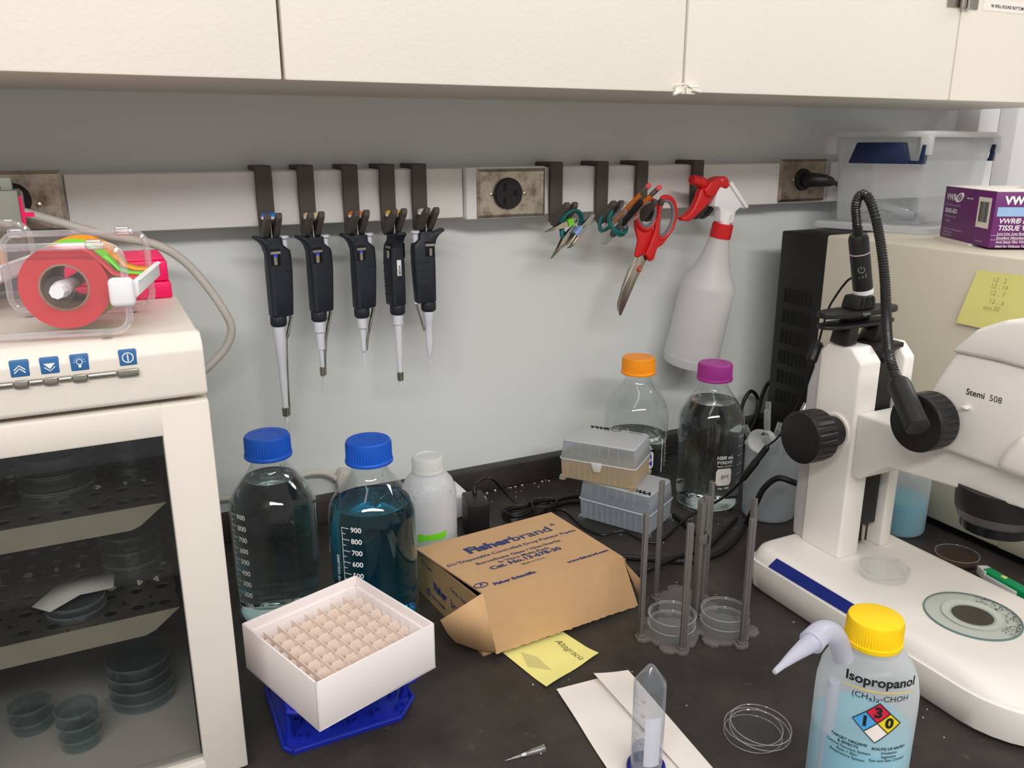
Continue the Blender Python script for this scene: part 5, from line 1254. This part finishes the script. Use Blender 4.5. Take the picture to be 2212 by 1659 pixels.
# tissue box
c0_, c1_, c2_ = V((1.112, -.4325, AZ)), V((1.188, -.298, AZ)), None
uu = (c1_-c0_).normalized(); vv = V((uu.y, -uu.x, 0)); wv = (c1_-c0_).length; TH = .079
r = thing('tissue_box', 'purple and white tissue wipe box on the beige appliance', 'box', c0_)
Mv = Matrix.Translation(c0_) @ Matrix.Rotation(math.atan2(vv.y, vv.x), 4, 'Z')
part('box_sides', MB().box((0, 0, .003), (.225, wv, TH), .0008, M=Mv), W['purple'], r)
part('box_top', MB().box((.0005, .0005, TH-.0002), (.2245, wv-.0005, TH+.0012), .0006, M=Mv), W['paper'], r)
part('bottom_flap', MB().box((-.004, .05, .0), (.22, wv+.006, .0028), M=Mv), W['paper'], r)
m = MB().add([Mv @ V(p) for p in ((.06, .05, TH+.001), (.07, .09, TH+.001), (.13, .09, TH+.001), (.14, .055, TH+.001), (.075, .065, TH+.010), (.09, .085, TH+.007), (.115, .062, TH+.011), (.125, .08, TH+.006))], [(0, 1, 5, 4), (4, 5, 7, 6), (6, 7, 2, 3), (0, 4, 6, 3), (1, 2, 7, 5)])
part('tissue', m, W['paper'], r)
fl = lambda y, z: mapplane(Mv @ V((-.0004, y, z)), Mv.to_3x3() @ V((0, -1, 0)), (0, 0, 1))
ff = lambda x, z: mapplane(Mv @ V((x, -.0004, z)), Mv.to_3x3() @ V((1, 0, 0)), (0, 0, 1))
part('side_label', MB().box((-.0008, .010, .028), (-.0002, .045, .070), M=Mv), W['paper'], r)
m = MB()
random.seed(3); y_ = .015
while y_ < .040:
    w_ = random.choice((.0003, .0006, .0010)); m.box((-.0011, y_, .036), (-.0008, y_+w_, .064), M=Mv); y_ += w_+random.choice((.0009, .0014))
part('barcode', m, W['inkblk'], r)
part('blue_band', MB().box((.004, -.0007, .046), (.225, .0003, .0585), M=Mv), W['lblue'], r)
m = MB().text('VWR', .0135, fl(.130, .064), 1.4); m.text('vwr.com', .0055, fl(.072, .066), .6)
m.text('82003-820', .0090, fl(.126, .044), .9)
m.text('VWR', .0155, ff(.030, .067), 2.0)
m.text('VWR\u00ae LIGHT-DUTY', 0.0098, ff(.008, .0395), .9, 'LEFT', shear=.15); m.text('TISSUE WIPERS', 0.0098, ff(.008, .0300), .9, 'LEFT', shear=.15)
for k, s_ in enumerate(('Low Lint, Low Extractables, Versatile', 'Excellent Absorbency, Softness', 'Anti-Static Film Windowed Boxes', 'Ideal for Delicate Task Wiping')): m.text(s_, .0048, ff(.008, .0225-.0058*k), .4, 'LEFT', shear=.15)
for fn, X_, Y_, s in ((fl, .104, .065, 1), (ff, .062, .067, 1.1)):
    f2 = fn(X_, Y_); m.tube([f2(s*.010*cos(a), s*.0055*sin(a)+s*.003*cos(a)) for a in [2*pi*k/24 for k in range(24)]], .0012, 5, closed=True); m.tube([f2(-.006*s, -.005*s), f2(.009*s, .007*s)], .0008, 5)
m.box((0, -.0006, .0200), (.225, -.0001, .0203), M=Mv).box((0, -.0006, .0138), (.225, -.0001, .0141), M=Mv)
part('printed_text', m, W['wprint'], r, fix=False)
m = MB(); 
for s_, yy_, zz_, sz in (('VWR North American Cat. No.', .123, .053, .0038), ('VWR European Cat. No.', .126, .036, .0038), ('115-0203', .134, .029, .0048), ('Manufactured for VWR International, LLC', .112, .017, .0036), ('100 Matsonford Rd', .128, .0125, .0036), ('Radnor, PA 19087', .129, .008, .0036), ('Made in USA', .030, .009, .0036)):
    m.text(s_, sz, fl(yy_, zz_), .6)
part('small_print', m, W['lprint'], r, fix=False)
# ------------------------------------------------------------------ beaker with glass tubes
bk = (.879, -.298); M = Matrix.Translation((*bk, 0))
r = thing('plastic_beaker', 'milky plastic beaker crammed with glass tubes, behind the microscope', 'beaker', (*bk, 0))
part('beaker_wall', MB().lathe([(.0001, .001), (.036, .001), (.0385, .003), (.0390, .008), (.0408, .108), (.0418, .112), (.0426, .1135), (.0418, .1128), (.0400, .108), (.0385, .008), (.0001, .004)], 56, M), W['beaker'], r)
part('liquid', MB().lathe([(.0001, .0045), (.0378, .0045), (.0382, .030), (.0001, .030)], 40, M), W['beaker'], r)
def gt(label, top, bot, R=.0045):
    r = thing('glass_tube', label, 'tube', bot, group='glass tubes in the beaker')
    d = (top-bot).normalized(); part('tube_wall', MB().tube([bot, top, top+d*.0001, top-d*.012], [R, R, R*.72, R*.72], 18, cap=False), W['gtube'], r)
gt('tallest glass tube leaning in the beaker', at(1660, 868, 'y', -.275), V((.880, -.290, .03)), .0042)
gt('upright glass tube in the beaker, just in front of the tallest', at(1657, 886, 'y', -.29), V((.870, -.300, .03)))
gt('glass tube sloping far out of the beaker towards the bottles', at(1610, 921, 'y', -.29), V((.885, -.285, .045)))
gt('short glass tube at the back of the beaker beside the column', at(1742, 872, 'y', -.27), V((.875, -.285, .03)))
gt('glass tube half hidden by the black focus knob', at(1686, 913, 'y', -.28), V((.878, -.275, .03)))
# milky funnel/cup lying on the beaker
r = thing('plastic_funnel', 'small milky funnel cup lying tilted on the beaker rim', 'funnel', at(1645, 960, 'y', -.315))
fa, fb = at(1640, 953, 'y', -.325), at(1690, 935, 'y', -.285)
qd = (fb-fa).to_track_quat('Z', 'Y').to_matrix().to_4x4()
part('funnel_cone', MB().lathe([(.0175, 0), (.0170, .004), (.0120, .018), (.0115, .034), (.0105, .034), (.0110, .018), (.0165, .003)], 32, Matrix.Translation(fa) @ qd), W['binrim'], r)
# blue wash bottle behind the microscope column
BQ = at(1938, 1140, 'z', 0)
r = thing('plastic_bottle', 'milky squeeze bottle of blue liquid half hidden behind the microscope column', 'bottle', BQ); M = Matrix.Translation(BQ)
part('bottle_wall', MB().lathe([(.0001, .001), (.0345, .001), (.0365, .005), (.0365, .085), (.034, .095), (.026, .106), (.018, .112)], 48, M), W['ldpe'], r)
part('liquid', MB().lathe([(.0001, .002), (.0340, .002), (.0358, .006), (.0358, .052), (.0001, .052)], 48, M), W['ldpeb'], r)
part('screw_cap', MB().lathe([(.018, .111), (.0200, .111), (.0200, .124), (.0185, .126), (.0001, .126)], 48, M, flute=(2, 3, .0005)), W['white'], r)
# dark dish and green pipette holder beyond the base
p = at(2065, 1212, 'z', 0); r = thing('petri_dish', 'clear dish with dark brown contents on the bench beyond the microscope base', 'dish', (p.x, p.y, 0))
glint_ring(part('dish_base', dish_mesh(.0275, .012), W['dish'], r, local=True))
part('contents', MB().lathe([(.0001, .002), (.0255, .002), (.0255, .005), (.0001, .005)], 40), pmat('brown_agar', rgb(62, 42, 34), .4), r, local=True)
ga, gb = at(2128, 1236, 'z', .008), at(2235, 1296, 'z', .008); dg = gb-ga
Mg = Matrix.Translation(ga) @ dg.to_track_quat('X', 'Z').to_matrix().to_4x4(); gl_ = dg.length
r = thing('box_cutter', 'green plastic knife handle with white tip lying beyond the microscope base', 'knife', ga)
part('handle', MB().box((0, -.008, -.007), (gl_+.03, .008, .007), .003, M=Mg), W['greenp'], r)
part('slide_rail', MB().box((.006, -.0105, -.005), (.055, -.0082, .003), .0008, M=Mg), W['white'], r)
part('tip', MB().prism([(-.010, -.004), (.004, -.009), (.008, -.009), (.008, .008), (-.006, .008)], -.006, .006, 'z', .001, M=Mg), W['white'], r)
part('button', MB().box((.024, -.003, .0068), (.031, .003, .0082), .0008, M=Mg), W['note'], r)
# ------------------------------------------------------------------ stereo microscope
BXL, BXR, BYB, BYF = .700, .893, -.447, -.835
r = thing('microscope', 'white stereo microscope with black focus knobs and a blue side stripe', 'microscope', (.795, -.60, 0))
def brect(l, rr_, yf, yb, rf, rb, z, n=8):
    """outline with wide front corners"""
    out = []
    for cx, cy, a, q in ((rr_-rb, yb-rb, 0, rb), (l+rb, yb-rb, pi/2, rb), (l+rf, yf+rf, pi, rf), (rr_-rf, yf+rf, 3*pi/2, rf)):
        for k in range(n+1): t = a+pi/2*k/n; out.append((cx+q*cos(t), cy+q*sin(t), z))
    return out
m = MB().loft([brect(.708, .888, -.822, -.452, .075, .02, .000), brect(.702, .893, -.832, -.447, .08, .022, .006), brect(.6975, .8965, -.838, -.445, .085, .024, .030), brect(.6985, .8955, -.838, -.445, .085, .024, .0425)])
base = part('base', m, W['scope'], r)
m = MB().loft([brect(.7005, .8935, -.836, -.447, .084, .022, .0415), brect(.7015, .8925, -.834, -.448, .083, .022, .0465), brect(.7065, .8875, -.800, -.452, .070, .02, .0565), brect(.7120, .8820, -.775, -.456, .06, .018, .0600), brect(.7180, .8760, -.765, -.460, .055, .016, .0606)])
top = part('base_cover', m, W['scope'], r)
s0, s1 = at(1677, 1219, 'x', .6995), at(1838, 1333, 'x', .6995)
m = MB(); zc0 = .0475
vs = [(.7008, -.486, .0440), (.7068, -.493, .0572), (.7068, -.645, .0572), (.7010, -.638, .0450)]
m.add([V(p)+V((-.0009, 0, .0004)) for p in vs]+[V(p)+V((.003, 0, -.001)) for p in vs], [(0, 1, 2, 3), (4, 7, 6, 5), (0, 4, 5, 1), (1, 5, 6, 2), (2, 6, 7, 3), (3, 7, 4, 0)])
part('blue_stripe', m, W['navyb'], top)
PC = (.797, -.690)
gp = part('stage_plate', MB().lathe([(.0205, .0600), (.0470, .0600), (.0478, .0607), (.0470, .0622), (.0205, .0622), (.0205, .0600)], 72, Matrix.Translation((*PC, 0))), clear('stage_glass', (.80, .86, .84), lo=.12, hi=.6, rough=.05, blend=.3, diffuse=.6), r, label='round glass stage plate')
part('plate_rim', MB().lathe([(.0468, .0601), (.0480, .0604), (.0480, .0622), (.0468, .0625), (.0468, .0601)], 72, Matrix.Translation((*PC, 0))), pmat('green_glass_edge', rgb(96, 124, 122), .3), gp)
part('plate_ring', MB().lathe([(.0205, .0615), (.0240, .0626), (.0270, .0622), (.0300, .0626), (.0300, .0621), (.0205, .0612)], 64, Matrix.Translation((*PC, 0))), pmat('pale_green_glass', rgb(196, 204, 194), .3), gp)
part('light_window', MB().lathe([(.0001, .0612), (.0206, .0612), (.0206, .0600), (.0001, .0600)], 48, Matrix.Translation((*PC, 0))), pmat('dark_light_window', rgb(60, 56, 52), .12), r)
m = MB(); random.seed(12)
for k in range(240):
    a = random.uniform(-1.6, .55)+.0; rr_ = random.uniform(.031, .0455) if random.random() < .7 else random.uniform(.0415, .0455)
    s_ = random.uniform(.0002, .0006); x, y = PC[0]+rr_*cos(a), PC[1]+rr_*sin(a)*1.0
    m.box((x-s_, y-s_, .0622), (x+s_, y+s_*.6, .0624))
part('soil_specks', m, W['inkblk'], gp, kind='stuff')
# column
CXL, CXR, CY0, CY1, CT = .7665, .8575, -.533, -.472, .323
m = MB()
side = [(CY0, .060), (CY1, .060), (CY1, CT-.012), (CY1-.010, CT), (CY0+.016, CT+.001), (CY0, CT-.015)]
def pillar(x0, x1): return MB().prism(side, x0, x1, 'x', .003, seg=3)
part('column_side', pillar(CXL, .8005), W['scope'], r); part('column_side', pillar(.8405, CXR), W['scope'], r)
part('column_back', MB().prism([(CY1-.012, .060), (CY1+.020, .060), (CY1+.022, .10), (CY1+.020, .262), (CY1+.004, CT-.008), (CY1-.012, CT-.008)], CXL+.004, CXR-.004, 'x', .004, seg=3), W['scopeg'], r)
part('rail_recess', MB().box((.7995, CY0+.022, .060), (.8415, CY1-.005, CT-.003)), W['blk'], r)
part('rail', MB().prism([(.808, CY0+.007), (.833, CY0+.007), (.828, CY0+.014), (.833, CY0+.024), (.808, CY0+.024), (.813, CY0+.014)], .094, CT-.02, 'z', .0005), W['blkr'], r)
part('rail_lever', MB().box((.8165, CY0+.010, .072), (.8225, CY0+.014, .098), .001).cyl((.8195, CY0+.010, .070), (.8195, CY0+.014, .070), .003, seg=12), W['silver'], r)
part('top_cap', MB().box((.7985, CY0+.006, CT-.004), (.8425, CY1-.004, CT+.002), .001), W['blk'], r)
sp = at(1929, 753, 'y', CY0+.004); part('screw', MB().lathe([(.0025, 0), (.0022, .001), (.0001, .0012)], 16, Matrix.Translation((.829, CY0+.0065, .314)) @ Matrix.Rotation(pi/2, 4, 'X')), W['screw'], r)
def knob(cx0, cx1, cy, cz, R, stemx=None, stemR=.02, name='focus_knob', neg=True):
    """disc with axis x from cx0 (outer face) to cx1, with finger recesses round the rim"""
    Mx = Matrix.Translation((cx0, cy, cz)) @ Matrix.Rotation(pi/2, 4, 'Y'); L_ = abs(cx1-cx0)
    seg = 144; prof = [(.0001, 0), (R-.003, 0), (R-.0008, .0008), (R, .003), (R, .010), (R, L_-.006), (R-.0006, L_-.002), (R-.003, L_), (.010, L_)]
    rings = []
    for k, (q, z) in enumerate(prof):
        ring_ = []
        for i in range(seg):
            g = .0016 if (k in (4, 5) and (i % 6) in (2, 3)) else 0
            a = 2*pi*i/seg; ring_.append(((q-g)*cos(a), (q-g)*sin(a), z))
        rings.append(ring_)
    m = MB().loft(rings, Mx)
    k_ = part(name, m, W['blk'], r, smooth=30)
    if stemx: part('knob_stem', MB().lathe([(stemR, L_-.001), (stemR, abs(stemx-cx0)), (stemR-.004, abs(stemx-cx0))], 40, Mx, capb=True), W['blk'], k_)
    return k_
KC = at(1729, 946, 'x', .710)
knob(.708, .741, KC.y, KC.z, .0312, CXL+.002, .0185)
part('knob_collar', MB().lathe([(.0215, 0), (.0205, .003), (.0185, .0035)], 40, Matrix.Translation((CXL-.003, KC.y, KC.z)) @ Matrix.Rotation(pi/2, 4, 'Y'), capb=True), W['scope'], r)
# carrier arm with the head
AL, AR = .7700, .8540
arm = [(CY0-.0005, .170), (CY0-.0005, .249), (-.60, .249), (-.655, .2440), (-.735, .2430), (-.85, .236), (-.85, .212), (-.735, .2110), (-.655, .205), (-.580, .1985), (-.545, .170)]
am = part('carrier_arm', MB().prism(arm, AL, AR, 'x', .0035, seg=3), W['scope'], r)
HL, HR = .7560, .8620
hd = part('head_body', MB().prism([(-.600, .2485), (-.628, .300), (-.652, .352), (-.880, .352), (-.880, .240), (-.735, .2455), (-.655, .2470)], HL, HR, 'x', .006, seg=3), W['scope'], r)
part('head_cover', MB().prism([(-.648, .350), (-.672, .378), (-.700, .3925), (-.740, .401), (-.885, .401), (-.885, .335), (-.80, .345), (-.740, .350), (-.70, .352)], HL-.004, HR+.004, 'x', .005, seg=3), W['scope'], r)
part('head_shoulder', MB().prism([(-.715, .250), (-.722, .270), (-.735, .292), (-.88, .292), (-.88, .245)], HL-.011, HR+.011, 'x', .009, seg=3), W['scope'], r)
p = at(2124, 856, 'x', HL-.0006); fm = lambda x, y, h=0: V((HL-.0003, p.y-x, p.z+y))
part('printed_text', MB().text('Stemi', .0088, lambda x, y, h=0: fm(x-.0085, y), .7).text('508', .0088, lambda x, y, h=0: fm(x+.0125, y), -.2), W['inkblk'], hd, fix=False)
ZK = at(1975, 915, 'x', .722)
knob(.722, .752, ZK.y, ZK.z, .0305, HL+.001, .023, 'zoom_knob')
m = MB().box((HL-.006, ZK.y-.034, ZK.z+.020), (HL+.001, ZK.y-.028, ZK.z+.023), .001); part('index_mark', m, W['white'], hd)
LC = at(2160, 1060, 'z', .208); LX, LY = .802, -.694
m = MB().lathe([(.0310, .2125), (.0410, .2125), (.0410, .196), (.0398, .187), (.0360, .177), (.0300, .175), (.0001, .176)], 64, Matrix.Translation((LX, LY, 0)))
ob = part('objective', m, W['blk'], r)
part('objective_band', MB().lathe([(.0398, .1880), (.0402, .1875), (.0371, .1790), (.0363, .1795)], 64, Matrix.Translation((LX, LY, 0))), pmat('grey_objective_band', rgb(74, 68, 70), .4), ob)
part('objective_ring', MB().lathe([(.0330, .1765), (.0337, .1755), (.0332, .1665), (.0315, .1655), (.0290, .1657), (.0290, .1730), (.0001, .1730)], 64, Matrix.Translation((LX, LY, 0))), pmat('glossy_black', rgb(18, 18, 22), .15), ob)
# side lever by the column
lv = at(1757, 770, 'y', -.47); a_, b_ = at(1770, 738, 'y', -.455), at(1752, 782, 'y', -.455)
part('side_lever', MB().tube([a_, a_.lerp(b_, .15), a_.lerp(b_, .9), b_], [.004, .007, .0075, .005], 14), W['blk'], r)
# ------------------------------------------------------------------ clip-on gooseneck lamp
LP0, LP1 = at(1862, 655, 'y', -.495), at(1853, 500, 'y', -.495)
LPX = (LP0.x+LP1.x)/2
r = thing('gooseneck_lamp', 'black clip-on gooseneck lamp clamped to the top of the microscope column', 'lamp', (LPX, -.497, CT))
ztop, zbot = LP1.z, at(1861, 633, 'y', -.495).z
Ml = Matrix.Translation((LP0.x, -.495, zbot)) @ (V((LP1.x, -.495, LP1.z))-V((LP0.x, -.495, zbot))).to_track_quat('Z', 'Y').to_matrix().to_4x4() @ Matrix.Translation((0, 0, -zbot)); H_ = ztop-zbot
Ql = lambda s_: Ml @ V((0, 0, s_))
Mi = Ml.inverted()
part('lamp_post', MB().lathe([(.0001, zbot), (.0112, zbot), (.0112, ztop-.006), (.0095, ztop-.001), (.0055, ztop), (.0055, ztop+.010), (.0048, ztop+.0105)], 36, Ml, capt=True), W['blk'], r)
zr = at(1857, 547, 'y', -.506).z; part('white_ring', MB().lathe([(.0110, zr-.0005), (.0114, zr), (.0114, zr+.0010), (.0110, zr+.0012)], 40, Ml), pmat('pinkish_ring', rgb(206, 184, 184), .4), r)
part('white_base_ring', MB().lathe([(.0112, zbot), (.0116, zbot), (.0116, zbot+.0055), (.0112, zbot+.0055)], 40, Ml), W['white'], r)
pz = at(1855, 583, 'y', -.507); _cl = Mi @ CAM; _fc = mapcyl((0, 0), .01135, math.atan2(_cl.y, _cl.x)+.02, pz.z+.002); fc = lambda x, y, h=0: Ml @ _fc(x, y, h)
m = MB(); m.tube([fc(.0036*cos(a), .0036*sin(a)) for a in [RAD(120)+RAD(300)*k/20 for k in range(21)]], .0004, 5); m.tube([fc(0, .0005), fc(0, .0045)], .0004, 5)
for rw, cols in ((-.006, (1,)), (-.0078, (0, 1)), (-.0096, (-1, 0, 1))):
    for c_ in cols: m.tube([fc(c_*.0036-.001+.0008, rw), fc(c_*.0036+.001+.0008, rw)], .0003, 5)
part('power_symbol', m, W['mark'], r, fix=False)
zc = at(1855, 672, 'y', -.51).z
part('clamp_neck', MB().prism([(-.016, zc), (.016, zc), (.013, zbot-.0015), (-.011, zbot-.0015)], -.510, -.484, 'y', .003, M=Matrix.Translation((LPX+.002, 0, 0))), W['blk'], r)
pl_ = at(1777, 680, 'y', -.50).x; pr_ = at(1934, 680, 'y', -.50).x
ov = [((pl_+pr_)/2+(pr_-pl_)/2*(abs(cos(a))**.6)*(1 if cos(a) > 0 else -1), -.497+.0165*(abs(sin(a))**.8)*(1 if sin(a) > 0 else -1)) for a in [2*pi*k/40 for k in range(40)]]
jaw = part('clamp_jaw', MB().prism(ov, zc-.007, zc, 'z', .002), W['blk'], r)
zc2 = zc-.0155
part('clamp_jaw', MB().prism([((x-LPX)*.96+LPX, y+.001) for x, y in ov], zc2-.0045, zc2, 'z', .0015), W['blk'], r)
part('clamp_hinge', MB().cyl((LPX+.010, -.485, zc2+.001), (LPX+.030, -.485, zc2+.001), .0045, seg=16).box((LPX-.006, -.492, zc2), (LPX+.03, -.478, zc-.005)), W['blk'], r)
for x0_, x1_ in ((-.024, -.010), (.022, .034)):
    part('clamp_leg', MB().prism([(LPX+x0_+.002, zc2-.002), (LPX+x1_+.002, zc2-.002), (LPX+x1_, CT+.0022), (LPX+x0_-.004, CT+.0022)], -.512, -.486, 'y', .002), W['blk'], r)
part('battery_box', MB().box((LPX-.009, -.500, zc2-.022), (LPX+.021, -.484, zc2-.006), .001), W['silver'], r)
for k in range(3): part('grip_ridge', MB().tube([(LPX-.007+k*.008, -.5105, zbot-.001), (LPX-.007+k*.008, -.5125, zbot-.008), (LPX-.009+k*.008, -.5125, zc+.002)], .0011, 6), W['blkr'], r)
part('printed_text', MB().text('Aglaia', .0055, mapplane((LPX-.002, -.5137, zc-.0032), (1, 0, 0), (0, 0, 1)), .3), W['mark'], jaw, fix=False)
g = [Ql(ztop+.008), at(1851, 478, 'y', -.495), at(1849, 448, 'y', -.496), at(1854, 428, 'y', -.499), at(1865, 419, 'y', -.504), at(1878, 431, 'y', -.511), at(1891, 468, 'y', -.519), at(1903, 530, 'y', -.532), at(1911, 600, 'y', -.545), at(1914, 665, 'y', -.560), at(1916, 720, 'y', -.578), at(1921, 770, 'y', -.598), at(1931, 803, 'y', -.610)]
m0 = MB().tube(g, .0048, 14, smooth=6); part('gooseneck', m0, W['blk'], r)
# ribs along the neck
P = []; n = len(g)
for i in range(n-1):
    p0, p1, p2, p3 = g[max(i-1, 0)], g[i], g[i+1], g[min(i+2, n-1)]
    for k in range(24):
        t = k/24; P.append(.5*((2*p1)+(p2-p0)*t+(2*p0-5*p1+4*p2-p3)*t*t+(3*p1-p0-3*p2+p3)*t**3))
Q = [P[0]]; acc = 0
for i in range(1, len(P)):
    acc += (P[i]-P[i-1]).length
    if acc >= .00125: Q.append(P[i]); acc = 0
m = MB(); rr_ = [.0057 if k % 2 else .0049 for k in range(len(Q))]; m.tube(Q, rr_, 14)
part('neck_ribs', m, pmat('semi_gloss_black', rgb(30, 29, 29), .3), r, smooth=20)
ha, hb2 = at(1934, 812, 'y', -.614), at(1982, 922, 'y', -.668)
dd = (hb2-ha).normalized(); Lh = (hb2-ha).length
Mh = Matrix.Translation(ha) @ dd.to_track_quat('Z', 'Y').to_matrix().to_4x4()
part('lamp_head', MB().lathe([(.0001, -.003), (.0058, -.003), (.0058, .006), (.0085, .0075), (.0108, .011), (.0115, .016), (.0115, Lh), (.0105, Lh+.001), (.0001, Lh-.001)], 40, Mh), W['blk'], r)
# clear dish on the microscope base
p = at(1905, 1243, 'z', .061)
r = thing('petri_dish', 'clear closed petri dish standing on the white microscope base in front of the column', 'dish', (p.x+.002, p.y, .0607))
glint_ring(part('dish_base', dish_mesh(.0262, .011), W['dish'], r, local=True))
mm = dish_mesh(.0278, .007); mm.v = [(x, y, .0124-z) for x, y, z in mm.v]; glint_ring(part('dish_lid', mm, W['dish'], r, local=True))
# ------------------------------------------------------------------ wash bottle
c = (.505, -.794); A = camang(*c); M = Matrix.Translation((*c, 0))
r = thing('wash_bottle', 'yellow-capped wash bottle of blue isopropanol with angled spout, nearest the camera', 'wash bottle', (*c, 0))
WL = atv(1875, 1628, c[0]+.038*cos(A), c[1]+.038*sin(A))
bw = part('bottle_wall', MB().lathe([(.0001, .001), (.034, .001), (.0368, .004), (.0380, .012), (.0382, .128), (.0378, .140), (.0355, .153), (.0305, .164), (.0245, .171), (.0205, .1735), (.0195, .1775), (.0195, .182)], 64, M), W['ldpe'], r)
part('liquid', MB().lathe([(.0001, .003), (.034, .003), (.0362, .006), (.0370, .012), (.0371, WL), (.0001, WL)], 56, M), W['ldpeb'], r)
part('screw_cap', MB().lathe([(.0190, .1775), (.0212, .1775), (.0217, .179), (.0217, .1815), (.0211, .182), (.0211, .1960), (.0200, .1992), (.0170, .2005), (.0001, .2010)], 120, M, flute=(4, 5, .0006)), W['cap_ye'], r)
part('dip_tube', MB().cyl((c[0]-.034*cos(.25)-.0005, c[1]+.034*sin(.25)-.004, .010), (c[0]-.033, c[1]+.004, .150), .0042, .0042, 14), W['spout'], bw)
sa, sb, sc_ = at(1812, 1385, 'y', -.792), at(1778, 1363, 'y', -.796), at(1752, 1388, 'y', -.800)
part('spout_elbow', MB().tube([at(1822, 1420, 'y', -.789), at(1814, 1392, 'y', -.79), at(1798, 1368, 'y', -.794), at(1775, 1366, 'y', -.796), at(1752, 1388, 'y', -.80)], [.0075, .0078, .0082, .0085, .0092], 20, smooth=5), W['spout'], r)
part('spout_tip', MB().tube([at(1760, 1380, 'y', -.80), at(1752, 1388, 'y', -.80), at(1720, 1412, 'y', -.803), at(1690, 1437, 'y', -.806), at(1673, 1452, 'y', -.808)], [.0078, .0072, .0048, .0026, .0018], 18, smooth=3), W['spout'], r)
def zcy(py, rad=.0382): return atv(1890, py, c[0]+rad*cos(A), c[1]+rad*sin(A))
# front of the label faces slightly to the right of the camera
off = A+RAD(16); R = .0384; zl = zcy(1475)
tx = MB().text('Isopropanol', .0110, mapcyl(c, R, off, zl), 1.5); part('printed_name', tx, W['inkblk'], bw, fix=False)
def bar(a0, w, z0, z1, mat, nm, R_=.03845, n=16):
    vs, fs = [], []
    for k in range(n+1):
        a = a0-w/2/R_+w/R_*k/n; vs += [(c[0]+R_*cos(a), c[1]+R_*sin(a), z0), (c[0]+R_*cos(a), c[1]+R_*sin(a), z1)]
    for k in range(n): fs.append((2*k, 2*k+2, 2*k+3, 2*k+1))
    part(nm, MB().add(vs, fs), mat, bw, fix=False)
bar(off, .054, zl-.0085, zl-.0078, W['cap_ye'], 'yellow_line')
m = MB().text('(CH\u2083)\u2082-CHOH', .0068, mapcyl(c, R, off+.02, zl-.0135), .2)
zd = zl-.0345; D = .0088
for s_, dx, dy in (('1', -D, 0), ('3', 0, D), ('0', D, 0)): m.text(s_, .0120, mapcyl(c, R+.0004, off+dx/R, zd+dy), 2.4)
zt_ = zd-.0215
for k, s_ in enumerate(('TARGET ORGANS', '& EFFECTS', 'Central Nervous System', 'Eyes + Skin', 'Respiratory System')): m.text(s_, .0034, mapcyl(c, R, off-.0185/R, zt_-.0035*k), (1.6 if k < 2 else .5))
for k, s_ in enumerate(('ROUTE OF ENTRY', 'Inhalation', 'Ingestion', 'Eye and Skin Contact')): m.text(s_, .0034, mapcyl(c, R, off+.0125/R, zt_-.0018-.0035*k), (1.6 if k < 1 else .5))
m.text('!', .009, mapcyl(c, R+.0004, off+.0110/R, zt_-.0270), 2); m.text('*', .011, mapcyl(c, R+.0004, off-.0050/R, zt_-.0300), 2)
part('printed_text', m, W['inkblk'], bw, fix=False)
def quad(cx, cz, d, mat, nm, edge=False, frame=None):
    f = mapcyl(c, R+.0001, off+cx/R, cz); n = 8; vs = []; fs = []
    for j in range(n+1):
        for i in range(n+1):
            u, v = i/n*2-1, j/n*2-1; vs.append(f((u+v)*d/2, (v-u)*d/2, .0))
    for j in range(n):
        for i in range(n): a = j*(n+1)+i; fs.append((a, a+1, a+n+2, a+n+1))
    part(nm, MB().add(vs, fs), mat, bw, fix=False)
    pts = []
    for (u0, v0), (u1, v1) in zip(((-1, -1), (1, -1), (1, 1), (-1, 1)), ((1, -1), (1, 1), (-1, 1), (-1, -1))):
        for k in range(6): u, v = u0+(u1-u0)*k/6, v0+(v1-v0)*k/6; pts.append(f((u+v)*d/2, (v-u)*d/2, .0003))
    part('symbol_outline', MB().tube(pts, .00038, 5, closed=True), frame or W['inkblk'], bw, fix=False)
quad(-D, zd, D, pmat('hazard_blue', rgb(76, 160, 220), .5), 'blue_diamond'); quad(0, zd+D, D, pmat('hazard_red', rgb(206, 30, 60), .5), 'red_diamond')
quad(D, zd, D, pmat('hazard_yellow', rgb(226, 206, 30), .5), 'yellow_diamond'); quad(0, zd-D, D, W['paper'], 'white_diamond')
for dx, dz in ((.0110, zt_-.0275), (-.0050, zt_-.0310)): quad(dx, dz, .0082, W['paper'], 'hazard_symbol', frame=pmat('hazard_frame', rgb(214, 50, 90), .5))
